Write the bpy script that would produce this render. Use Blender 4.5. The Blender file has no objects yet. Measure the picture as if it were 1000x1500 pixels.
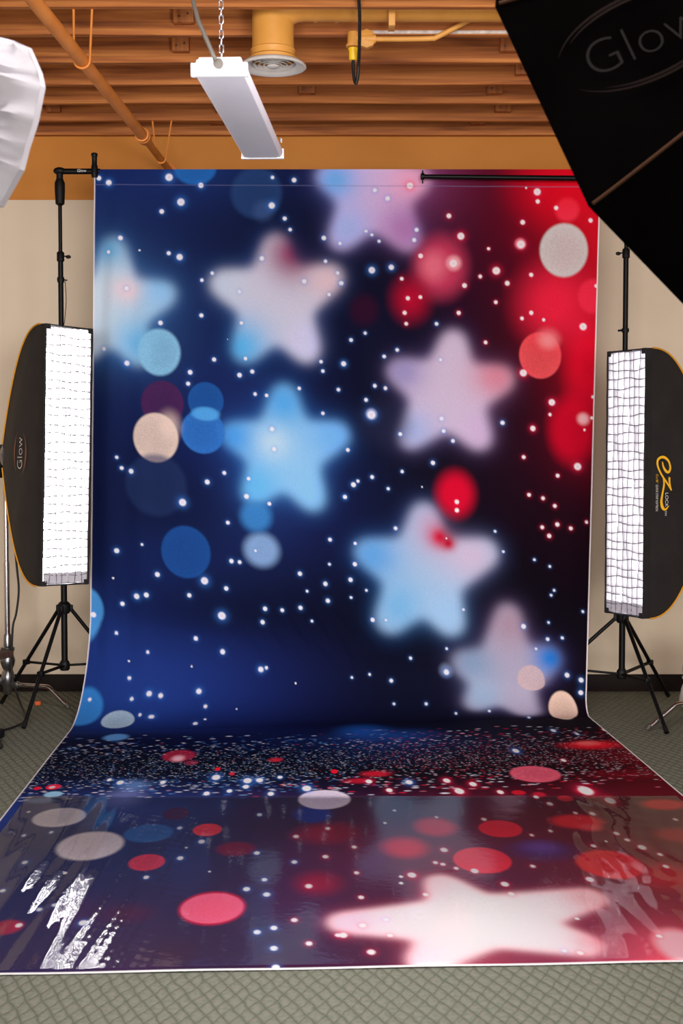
import bpy, bmesh, math, random
import numpy as np
from mathutils import Vector, Matrix, noise

random.seed(7)
rng = np.random.default_rng(11)
scn = bpy.context.scene
COL = scn.collection
PI = math.pi

# ------------------------------------------------------------------ helpers
def lin(c):
    return tuple(((v/255)/12.92 if v/255 <= .04045 else ((v/255+.055)/1.055)**2.4) for v in c)

class MB:
    """collects shapes that become one mesh object"""
    def __init__(s): s.v=[]; s.f=[]
    def add(s, vs, fs):
        b=len(s.v); s.v+= [tuple(p) for p in vs]; s.f+= [tuple(b+i for i in f) for f in fs]; return s
    def box(s, c, d, m=None):
        x,y,z=[k/2 for k in d]; M=m or Matrix()
        P=[M@Vector((sx*x,sy*y,sz*z))+Vector(c) for sx in(-1,1) for sy in(-1,1) for sz in(-1,1)]
        return s.add(P,[(0,1,3,2),(4,6,7,5),(0,4,5,1),(2,3,7,6),(0,2,6,4),(1,5,7,3)])
    def bbox(s, c, d, b=.004, m=None):
        """box with chamfered edges"""
        bm=bmesh.new(); bmesh.ops.create_cube(bm,size=1)
        for v in bm.verts: v.co=Vector((v.co.x*d[0],v.co.y*d[1],v.co.z*d[2]))
        bmesh.ops.bevel(bm,geom=bm.edges[:],offset=b,segments=2,affect='EDGES',profile=.5)
        M=m or Matrix(); bm.verts.ensure_lookup_table()
        P=[M@v.co+Vector(c) for v in bm.verts]; F=[[v.index for v in f.verts] for f in bm.faces]; bm.free()
        return s.add(P,F)
    def tube(s, pts, r, n=12, cap=True, closed=False):
        pts=[Vector(p) for p in pts]; N=len(pts)
        rr=r if hasattr(r,'__len__') else [r]*N
        rings=[]; up=None
        for i,p in enumerate(pts):
            if closed: t=(pts[(i+1)%N]-pts[i-1])
            else: t=(pts[min(i+1,N-1)]-pts[max(i-1,0)])
            t.normalize()
            if up is None:
                up=Vector((0,0,1)) if abs(t.z)<.9 else Vector((1,0,0))
            a=t.cross(up)
            if a.length<1e-6: a=t.orthogonal()
            a.normalize(); b=a.cross(t).normalized(); up=b
            rings.append([p+rr[i]*(math.cos(2*PI*k/n)*a+math.sin(2*PI*k/n)*b) for k in range(n)])
        V=[q for R in rings for q in R]; F=[]
        for i in range(N if closed else N-1):
            j=(i+1)%N
            for k in range(n):
                F.append((i*n+k,i*n+(k+1)%n,j*n+(k+1)%n,j*n+k))
        if cap and not closed:
            F.append(tuple(range(n-1,-1,-1))); F.append(tuple((N-1)*n+k for k in range(n)))
        return s.add(V,F)
    def lathe(s, prof, c=(0,0,0), n=32, m=None, cap=True):
        """prof: (radius, height) pairs turned about z"""
        M=m or Matrix(); V=[];F=[]
        for r,z in prof:
            for k in range(n): V.append(M@Vector((r*math.cos(2*PI*k/n),r*math.sin(2*PI*k/n),z))+Vector(c))
        for i in range(len(prof)-1):
            for k in range(n):
                F.append((i*n+k,i*n+(k+1)%n,(i+1)*n+(k+1)%n,(i+1)*n+k))
        if cap:
            F.append(tuple(range(n-1,-1,-1))); F.append(tuple((len(prof)-1)*n+k for k in range(n)))
        return s.add(V,F)
    def ball(s, c, r, sc=(1,1,1), n=16, m=None):
        V=[];F=[];R=n//2; M=m or Matrix()
        for i in range(1,R):
            a=PI*i/R
            for k in range(n): V.append(M@Vector((r*sc[0]*math.sin(a)*math.cos(2*PI*k/n),r*sc[1]*math.sin(a)*math.sin(2*PI*k/n),r*sc[2]*math.cos(a)))+Vector(c))
        t=len(V); V.append(M@Vector((0,0,r*sc[2]))+Vector(c)); V.append(M@Vector((0,0,-r*sc[2]))+Vector(c))
        for i in range(R-2):
            for k in range(n): F.append((i*n+k,(i+1)*n+k,(i+1)*n+(k+1)%n,i*n+(k+1)%n))
        for k in range(n):
            F.append((t,k,(k+1)%n)); F.append((t+1,(R-2)*n+(k+1)%n,(R-2)*n+k))
        return s.add(V,F)
    def build(s, name, mat, parent=None, smooth=40, loc=None, rot=None):
        me=bpy.data.meshes.new(name); me.from_pydata(s.v,[],s.f); me.update()
        o=bpy.data.objects.new(name,me); COL.objects.link(o)
        me.materials.append(mat)
        if smooth:
            me.polygons.foreach_set('use_smooth',[True]*len(me.polygons))
            me.set_sharp_from_angle(angle=math.radians(smooth))
        if parent: o.parent=parent
        if loc is not None: o.location=loc
        if rot is not None: o.rotation_euler=rot
        return o

def tag(o, label, cat, group=None):
    o['label']=label; o['category']=cat
    if group: o['group']=group
    return o
def struct(o):
    o['kind']='structure'; return o
def thing(name, label, cat, loc=(0,0,0), rot=(0,0,0), group=None):
    o=bpy.data.objects.new(name,None); COL.objects.link(o); o.location=loc; o.rotation_euler=rot
    o.empty_display_size=.1
    return tag(o,label,cat,group)

def arc(c, r, a0, a1, n, ex, ey):
    c=Vector(c);ex=Vector(ex);ey=Vector(ey)
    return [c+r*(math.cos(a0+(a1-a0)*i/n)*ex+math.sin(a0+(a1-a0)*i/n)*ey) for i in range(n+1)]
def smooth_path(P, n=6):
    """Catmull-Rom through the points"""
    P=[Vector(p) for p in P]; Q=[P[0]*2-P[1]]+P+[P[-1]*2-P[-2]]; out=[]
    for i in range(1,len(Q)-2):
        a,b,c,d=Q[i-1:i+3]
        for k in range(n):
            t=k/n
            out.append(.5*((2*b)+(c-a)*t+(2*a-5*b+4*c-d)*t*t+(3*b-a-3*c+d)*t**3))
    out.append(P[-1]); return out

def letters(txt, size, thin=0.):
    """built-in font outline as flat verts and faces, baseline along x"""
    cu=bpy.data.curves.new('t','FONT'); cu.body=txt; cu.size=size; cu.resolution_u=6; cu.offset=-thin
    o=bpy.data.objects.new('t',cu); COL.objects.link(o)
    dg=bpy.context.evaluated_depsgraph_get(); dg.update()
    me=bpy.data.meshes.new_from_object(o.evaluated_get(dg))
    bm=bmesh.new(); bm.from_mesh(me); bmesh.ops.triangulate(bm,faces=bm.faces[:])
    V=[(v.co.x,v.co.y) for v in bm.verts]; bm.verts.index_update(); F=[[v.index for v in f.verts] for f in bm.faces]
    bm.free(); bpy.data.objects.remove(o); bpy.data.curves.remove(cu); bpy.data.meshes.remove(me)
    return V,F

# ------------------------------------------------------------------ materials
def mat(name, rgb, rough=.6, metal=0., spec=.4, emit=0.):
    m=bpy.data.materials.new(name); m.use_nodes=True; b=m.node_tree.nodes['Principled BSDF']
    c=lin(rgb)+(1,)
    b.inputs['Base Color'].default_value=c; b.inputs['Roughness'].default_value=rough
    b.inputs['Metallic'].default_value=metal; b.inputs['Specular IOR Level'].default_value=spec
    if emit: b.inputs['Emission Color'].default_value=(1,.985,.97,1); b.inputs['Emission Strength'].default_value=emit
    return m
def N(m,t,**k):
    n=m.node_tree.nodes.new(t)
    for a,v in k.items():
        if a.startswith('i_'): n.inputs[a[2:].replace('_',' ')].default_value=v
        else: setattr(n,a,v)
    return n
def L(m,a,b): m.node_tree.links.new(a,b)
def bsdf(m): return m.node_tree.nodes['Principled BSDF']
def ramp(m, stops):
    r=N(m,'ShaderNodeValToRGB'); e=r.color_ramp.elements
    while len(e)<len(stops): e.new(.5)
    for el,(p,c) in zip(e,stops): el.position=p; el.color=lin(c)+(1,)
    return r
def noisy(name, rgb, amt=12, scale=6, rough=.6, bump=0., spec=.4, bscale=None, metal=0.):
    """base colour with soft blotches and an optional fine bump"""
    m=mat(name,rgb,rough,metal,spec); tc=N(m,'ShaderNodeTexCoord')
    no=N(m,'ShaderNodeTexNoise',i_Scale=scale,i_Detail=5.); L(m,tc.outputs['Object'],no.inputs['Vector'])
    lo=tuple(max(0,v-amt) for v in rgb); hi=tuple(min(255,v+amt) for v in rgb)
    r=ramp(m,[(.3,lo),(.7,hi)]); L(m,no.outputs['Fac'],r.inputs['Fac']); L(m,r.outputs['Color'],bsdf(m).inputs['Base Color'])
    if bump:
        n2=N(m,'ShaderNodeTexNoise',i_Scale=bscale or scale*12,i_Detail=4.); L(m,tc.outputs['Object'],n2.inputs['Vector'])
        b=N(m,'ShaderNodeBump',i_Strength=bump,i_Distance=.004); L(m,n2.outputs['Fac'],b.inputs['Height']); L(m,b.outputs['Normal'],bsdf(m).inputs['Normal'])
    return m

def wood(name, tones, axis='X', knots=True):
    m=mat(name,tones[1],.62,0,.3); tc=N(m,'ShaderNodeTexCoord'); oi=N(m,'ShaderNodeObjectInfo')
    mp=N(m,'ShaderNodeMapping'); L(m,tc.outputs['Object'],mp.inputs['Vector'])
    mp.inputs['Scale'].default_value=(.5,9,9) if axis=='X' else (9,9,.8)
    cmb=N(m,'ShaderNodeMath',operation='MULTIPLY'); cmb.inputs[1].default_value=53.; L(m,oi.outputs['Random'],cmb.inputs[0])
    n1=N(m,'ShaderNodeTexNoise',noise_dimensions='4D',i_Scale=1.6,i_Detail=8.,i_Distortion=1.6); L(m,mp.outputs['Vector'],n1.inputs['Vector']); L(m,cmb.outputs[0],n1.inputs['W'])
    mp2=N(m,'ShaderNodeMapping'); L(m,tc.outputs['Object'],mp2.inputs['Vector'])
    mp2.inputs['Scale'].default_value=(1.2,60,60) if axis=='X' else (60,60,2)
    n2=N(m,'ShaderNodeTexNoise',noise_dimensions='4D',i_Scale=1.5,i_Detail=4.); L(m,mp2.outputs['Vector'],n2.inputs['Vector']); L(m,cmb.outputs[0],n2.inputs['W'])
    mix=N(m,'ShaderNodeMath',operation='MULTIPLY_ADD'); mix.inputs[1].default_value=.35; L(m,n2.outputs['Fac'],mix.inputs[0])
    h=N(m,'ShaderNodeMath',operation='MULTIPLY'); h.inputs[1].default_value=.72; L(m,n1.outputs['Fac'],h.inputs[0]); L(m,h.outputs[0],mix.inputs[2])
    r=ramp(m,[(.32,tones[0]),(.5,tones[1]),(.68,tones[2])]); L(m,mix.outputs[0],r.inputs['Fac'])
    out=r.outputs['Color']
    if knots:
        mp3=N(m,'ShaderNodeMapping'); L(m,tc.outputs['Object'],mp3.inputs['Vector']); mp3.inputs['Scale'].default_value=(1.,2.2,2.2)
        vo=N(m,'ShaderNodeTexVoronoi',voronoi_dimensions='4D',i_Scale=2.6); L(m,mp3.outputs['Vector'],vo.inputs['Vector']); L(m,cmb.outputs[0],vo.inputs['W'])
        kr=N(m,'ShaderNodeMapRange'); kr.inputs['From Min'].default_value=.02; kr.inputs['From Max'].default_value=.085; L(m,vo.outputs['Distance'],kr.inputs['Value'])
        mx=N(m,'ShaderNodeMix',data_type='RGBA'); L(m,kr.outputs[0],mx.inputs['Factor']); mx.inputs[6].default_value=lin((66,36,20))+(1,); L(m,out,mx.inputs[7]); out=mx.outputs[2]
    L(m,out,bsdf(m).inputs['Base Color'])
    b=N(m,'ShaderNodeBump',i_Strength=.25,i_Distance=.003); L(m,mix.outputs[0],b.inputs['Height']); L(m,b.outputs['Normal'],bsdf(m).inputs['Normal'])
    return m

M={}
M['cream']=noisy('cream_wall_paint',(224,204,180),4,1.5,.8,.12,.2,90)
M['ochre']=noisy('ochre_wall_paint',(196,124,46),8,1.2,.65,.15,.3,60)
M['ochre_metal']=noisy('ochre_painted_metal',(214,150,68),8,5,.5,.08,.4)
M['pipe']=noisy('orange_painted_pipe',(222,136,58),10,5,.55,.05,.35)
M['joist']=wood('joist_wood',[(96,46,20),(166,95,45),(200,126,64)])
M['cleat']=wood('cleat_wood',[(108,54,24),(164,94,44),(192,120,62)],'Z',False)
M['subfloor']=wood('subfloor_boards',[(120,70,38),(150,92,52),(170,108,64)],'X',False)
M['base']=noisy('dark_baseboard',(26,15,13),4,8,.6,0,.15)
M['black']=noisy('black_powder_coat',(7,6,7),3,30,.45,0,.2)
M['black_plastic']=mat('black_plastic',(9,9,10),.55,0,.25)
M['shell']=noisy('black_softbox_nylon',(30,28,30),5,7,.62,.3,.35,14)
M['shell_dark']=noisy('black_octabox_nylon',(4,3,3),1,6,.9,.1,.0,12)
M['lip']=noisy('black_softbox_lip',(24,22,24),5,20,.7)
M['gold']=mat('gold_piping',(218,150,36),.5)
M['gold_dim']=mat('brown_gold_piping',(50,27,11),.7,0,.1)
M['chrome']=mat('chrome',(205,200,205),.16,1.)
M['steel']=noisy('cast_steel',(150,150,155),20,30,.3,0,.5,None,1.)
M['white_enamel']=mat('white_enamel',(198,197,201),.4)
M['lens']=noisy('frosted_lens',(186,182,191),3,4,.45)
M['vent_white']=noisy('vent_white_paint',(212,206,200),7,12,.5)
M['throat_shade']=mat('throat_shade',(22,18,15),.9)
M['grey_cable']=mat('grey_cable',(70,64,58),.5)
M['black_cable']=mat('black_cable',(24,23,22),.55)
M['yellow']=mat('yellow_plug',(236,190,30),.4)
M['sandbag']=noisy('cream_canvas',(206,194,186),8,10,.85,.4)
M['walnut']=wood('dark_table_wood',[(52,38,30),(74,54,42),(92,70,54)],'X',False)
M['orange']=mat('orange_scrap',(214,92,36),.6)
M['grid']=mat('grey_grid_fabric',(104,99,106),.55,0,.4)
M['flap']=mat('silver_lining_cloth',(190,186,194),.4,0,.5)
M['logo_white']=mat('white_logo_ink',(214,208,204),.6)
M['logo_brown']=mat('brown_logo_ink',(140,92,66),.6)
M['logo_yellow']=mat('yellow_logo_ink',(244,184,34),.5)
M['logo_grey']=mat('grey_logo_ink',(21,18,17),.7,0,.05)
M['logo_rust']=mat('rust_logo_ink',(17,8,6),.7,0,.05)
M['pale_strip']=noisy('pale_scraped_strip',(196,182,172),26,25,.7)
M['strap_ochre']=M['ochre_metal']

def emitter(name, s):
    m=bpy.data.materials.new(name); m.use_nodes=True; nt=m.node_tree; nt.nodes.remove(nt.nodes['Principled BSDF'])
    e=N(m,'ShaderNodeEmission',i_Color=(1,.975,.985,1),i_Strength=s); L(m,e.outputs[0],nt.nodes['Material Output'].inputs['Surface']); return m
M['strip_glow']=emitter('lit_diffuser',52.0)
M['strip_glow_low']=emitter('lit_diffuser_dim',28.0)
M['octa_glow']=emitter('lit_octabox_diffuser',24.0)
M['white_glow']=emitter('lit_white_diffuser',26.0)

# white wrinkled diffusion cloth: reflects and lets some of the lamp's light through
m=noisy('white_diffusion_cloth',(152,147,152),4,8,.8,.25,.2,30)
tl=N(m,'ShaderNodeBsdfTranslucent',i_Color=(.8,.78,.8,1)); mx=N(m,'ShaderNodeMixShader'); mx.inputs[0].default_value=.004
out=m.node_tree.nodes['Material Output']; L(m,bsdf(m).outputs[0],mx.inputs[1]); L(m,tl.outputs[0],mx.inputs[2]); L(m,mx.outputs[0],out.inputs['Surface'])
M['white_cloth']=m

# woven carpet: rows of rounded loops in a diamond lattice
m=mat('olive_grey_carpet',(124,122,106),.95,0,.1); tc=N(m,'ShaderNodeTexCoord')
sx=N(m,'ShaderNodeSeparateXYZ'); L(m,tc.outputs['Object'],sx.inputs[0])
nz=N(m,'ShaderNodeTexNoise',i_Scale=14.,i_Detail=2.); L(m,tc.outputs['Object'],nz.inputs['Vector'])
def mth(op,a,b=None,c=None):
    n=N(m,'ShaderNodeMath',operation=op)
    for i,v in enumerate((a,b,c)):
        if v is None: continue
        if isinstance(v,(int,float)): n.inputs[i].default_value=v
        else: L(m,v,n.inputs[i])
    return n.outputs[0]
jit=mth('MULTIPLY',mth('SUBTRACT',nz.outputs['Fac'],.5),1.6)
ax=mth('MULTIPLY',sx.outputs['X'],PI/.047); ay=mth('MULTIPLY',sx.outputs['Y'],PI/.095)
s1=mth('ABSOLUTE',mth('SINE',mth('ADD',mth('ADD',ax,ay),jit))); s2=mth('ABSOLUTE',mth('SINE',mth('ADD',mth('SUBTRACT',ax,ay),jit)))
hh=mth('MULTIPLY',mth('POWER',s1,.5),mth('POWER',s2,.28))
fn=N(m,'ShaderNodeTexNoise',i_Scale=260.,i_Detail=3.); L(m,tc.outputs['Object'],fn.inputs['Vector'])
hgt=mth('ADD',hh,mth('MULTIPLY',fn.outputs['Fac'],.3))
bp=N(m,'ShaderNodeBump',i_Strength=.7,i_Distance=.008); L(m,hgt,bp.inputs['Height']); L(m,bp.outputs['Normal'],bsdf(m).inputs['Normal'])
big=N(m,'ShaderNodeTexNoise',i_Scale=60.,i_Detail=3.); L(m,tc.outputs['Object'],big.inputs['Vector'])
cr=ramp(m,[(.3,(112,118,104)),(.5,(126,129,115)),(.7,(136,130,120))]); L(m,big.outputs['Fac'],cr.inputs['Fac'])
dk=N(m,'ShaderNodeMix',data_type='RGBA'); L(m,mth('MINIMUM',mth('ADD',hh,.2),1.),dk.inputs['Factor']); dk.inputs[6].default_value=lin((92,96,82))+(1,); L(m,cr.outputs['Color'],dk.inputs[7])  # shade between the loops put into the colour, following their height
L(m,dk.outputs[2],bsdf(m).inputs['Base Color'])
M['carpet']=m

# clear vinyl: thin film that mirrors by Fresnel and is otherwise see-through
m=bpy.data.materials.new('clear_vinyl'); m.use_nodes=True; nt=m.node_tree; nt.nodes.remove(nt.nodes['Principled BSDF'])
fr=N(m,'ShaderNodeFresnel',i_IOR=1.5); mul=N(m,'ShaderNodeMath',operation='MULTIPLY',use_clamp=True); mul.inputs[1].default_value=0.68; L(m,fr.outputs[0],mul.inputs[0])
tr=N(m,'ShaderNodeBsdfTransparent',i_Color=(.97,.97,.98,1)); gl=N(m,'ShaderNodeBsdfGlossy',i_Roughness=.025)
mx=N(m,'ShaderNodeMixShader'); L(m,mul.outputs[0],mx.inputs[0]); L(m,tr.outputs[0],mx.inputs[1]); L(m,gl.outputs[0],mx.inputs[2]); hz=N(m,'ShaderNodeBsdfDiffuse',i_Color=(.8,.8,.84,1)); m2=N(m,'ShaderNodeMixShader'); m2.inputs[0].default_value=.013; L(m,mx.outputs[0],m2.inputs[1]); L(m,hz.outputs[0],m2.inputs[2]); L(m,m2.outputs[0],nt.nodes['Material Output'].inputs['Surface'])
tc=N(m,'ShaderNodeTexCoord'); n1=N(m,'ShaderNodeTexNoise',i_Scale=34.,i_Detail=3.); L(m,tc.outputs['Object'],n1.inputs['Vector'])
bp=N(m,'ShaderNodeBump',i_Strength=.12,i_Distance=.003); L(m,n1.outputs['Fac'],bp.inputs['Height']); L(m,bp.outputs['Normal'],gl.inputs['Normal'])
M['vinyl']=m

# printed cloth: the print is stored as a colour attribute on the weave
m=mat('printed_backdrop_cloth',(255,255,255),.8,0,.04)
at=N(m,'ShaderNodeAttribute',attribute_name='print'); tc=N(m,'ShaderNodeTexCoord')
wv=N(m,'ShaderNodeTexNoise',i_Scale=420.,i_Detail=2.); L(m,tc.outputs['Object'],wv.inputs['Vector'])
vr=N(m,'ShaderNodeMapRange'); vr.inputs['From Min'].default_value=.25; vr.inputs['From Max'].default_value=.75; vr.inputs['To Min'].default_value=.82; vr.inputs['To Max'].default_value=1.14; L(m,wv.outputs['Fac'],vr.inputs['Value'])
ml=N(m,'ShaderNodeVectorMath',operation='MULTIPLY'); L(m,at.outputs['Color'],ml.inputs[0]); L(m,vr.outputs[0],ml.inputs[1]); L(m,ml.outputs[0],bsdf(m).inputs['Base Color'])
M['print']=m

# ------------------------------------------------------------------ room
WY=8.365; RX=5.0; Y0=-3.0; JZ=3.57
struct(MB().box((0,(WY+Y0)/2+.1,-.05),(2*RX+.4,WY-Y0+.2,.1)).build('floor',M['carpet'],smooth=0))
struct(MB().box((0,WY+.1,1.579),(2*RX,.2,3.158)).build('wall_back',M['cream'],smooth=0))
struct(MB().box((0,WY+.112,3.54),(2*RX,.2,.764)).build('wall_back_upper',M['ochre'],smooth=0))
for s,nm in ((-1,'left'),(1,'right')):
    struct(MB().box((s*(RX+.1),(WY+Y0)/2+.1,1.96),(.2,WY-Y0+.2,3.92)).build('wall_'+nm,M['cream'],smooth=0))
struct(MB().bbox((0,WY-.009,.055),(2*RX-.02,.018,.11),.004).build('baseboard_back',M['base']))
struct(MB().box((0,(WY+Y0)/2,3.885),(2*RX,WY-Y0,.07)).build('ceiling',M['subfloor'],smooth=0))
jy=[.86+.4095*k for k in range(-9,13)]+[6.0,6.40,6.845,7.255,7.637,8.036]
cleats={6.0:[(-1.05,)],6.40:[(-.76,),(-1.95,)],6.845:[(-.83,),(.86,)],7.255:[(-.76,),(1.0,),(2.0,)],7.637:[(.88,),(-.2,)],8.036:[(-.72,),(.98,),(-1.75,)],8.34:[(-.78,),(.86,)]}
rj=random.Random(3)
for k,y in enumerate(jy+[8.338]):
    mb=MB(); sag=[]; n=24
    last=(y>8.3)
    # sawn joist, edges a little uneven
    xs=[-RX+.005+(2*RX-.01)*i/n for i in range(n+1)]
    V=[];F=[]
    for i,x in enumerate(xs):
        dz=rj.uniform(-.002,.002); dy=rj.uniform(-.0015,.0015); z0=JZ+dz-(.012 if last else 0); z1=3.849
        hw=.0195
        V+=[(x,y-hw+dy,z0+.003),(x,y-hw+.003+dy,z0),(x,y+hw-.003+dy,z0),(x,y+hw+dy,z0+.003),(x,y+hw,z1),(x,y-hw,z1)]
    for i in range(n):
        for j in range(6):
            F.append((i*6+j,i*6+(j+1)%6,(i+1)*6+(j+1)%6,(i+1)*6+j))
    F+= [tuple(range(5,-1,-1)),tuple(n*6+j for j in range(6))]
    mb.v=[(a,b-y,c-JZ) for a,b,c in V]; mb.f=F
    jo=struct(mb.build('ceiling_joist',M['joist'],loc=(0,y,JZ),smooth=30))
    key=y if y in cleats else (8.34 if last else None)
    for (cx,) in cleats.get(key,[]):
        h=rj.uniform(.16,.2); w=rj.uniform(.085,.105)
        c=MB().bbox((0,0,0),(w,.05,h),.003); 
        co=c.build('joist_cleat',M['cleat'],jo,loc=(cx,-.0195-.025,.045+h/2),rot=(0,rj.uniform(-.03,.03),0))
        nl=MB()
        for q in (-.02,.022): nl.lathe([(.005,0),(.005,.004)],(q,-.025,-h*.33+q*.3),10,Matrix.Rotation(PI/2,4,'X'))
        nl.build('nail_head',M['steel'],co)

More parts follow.
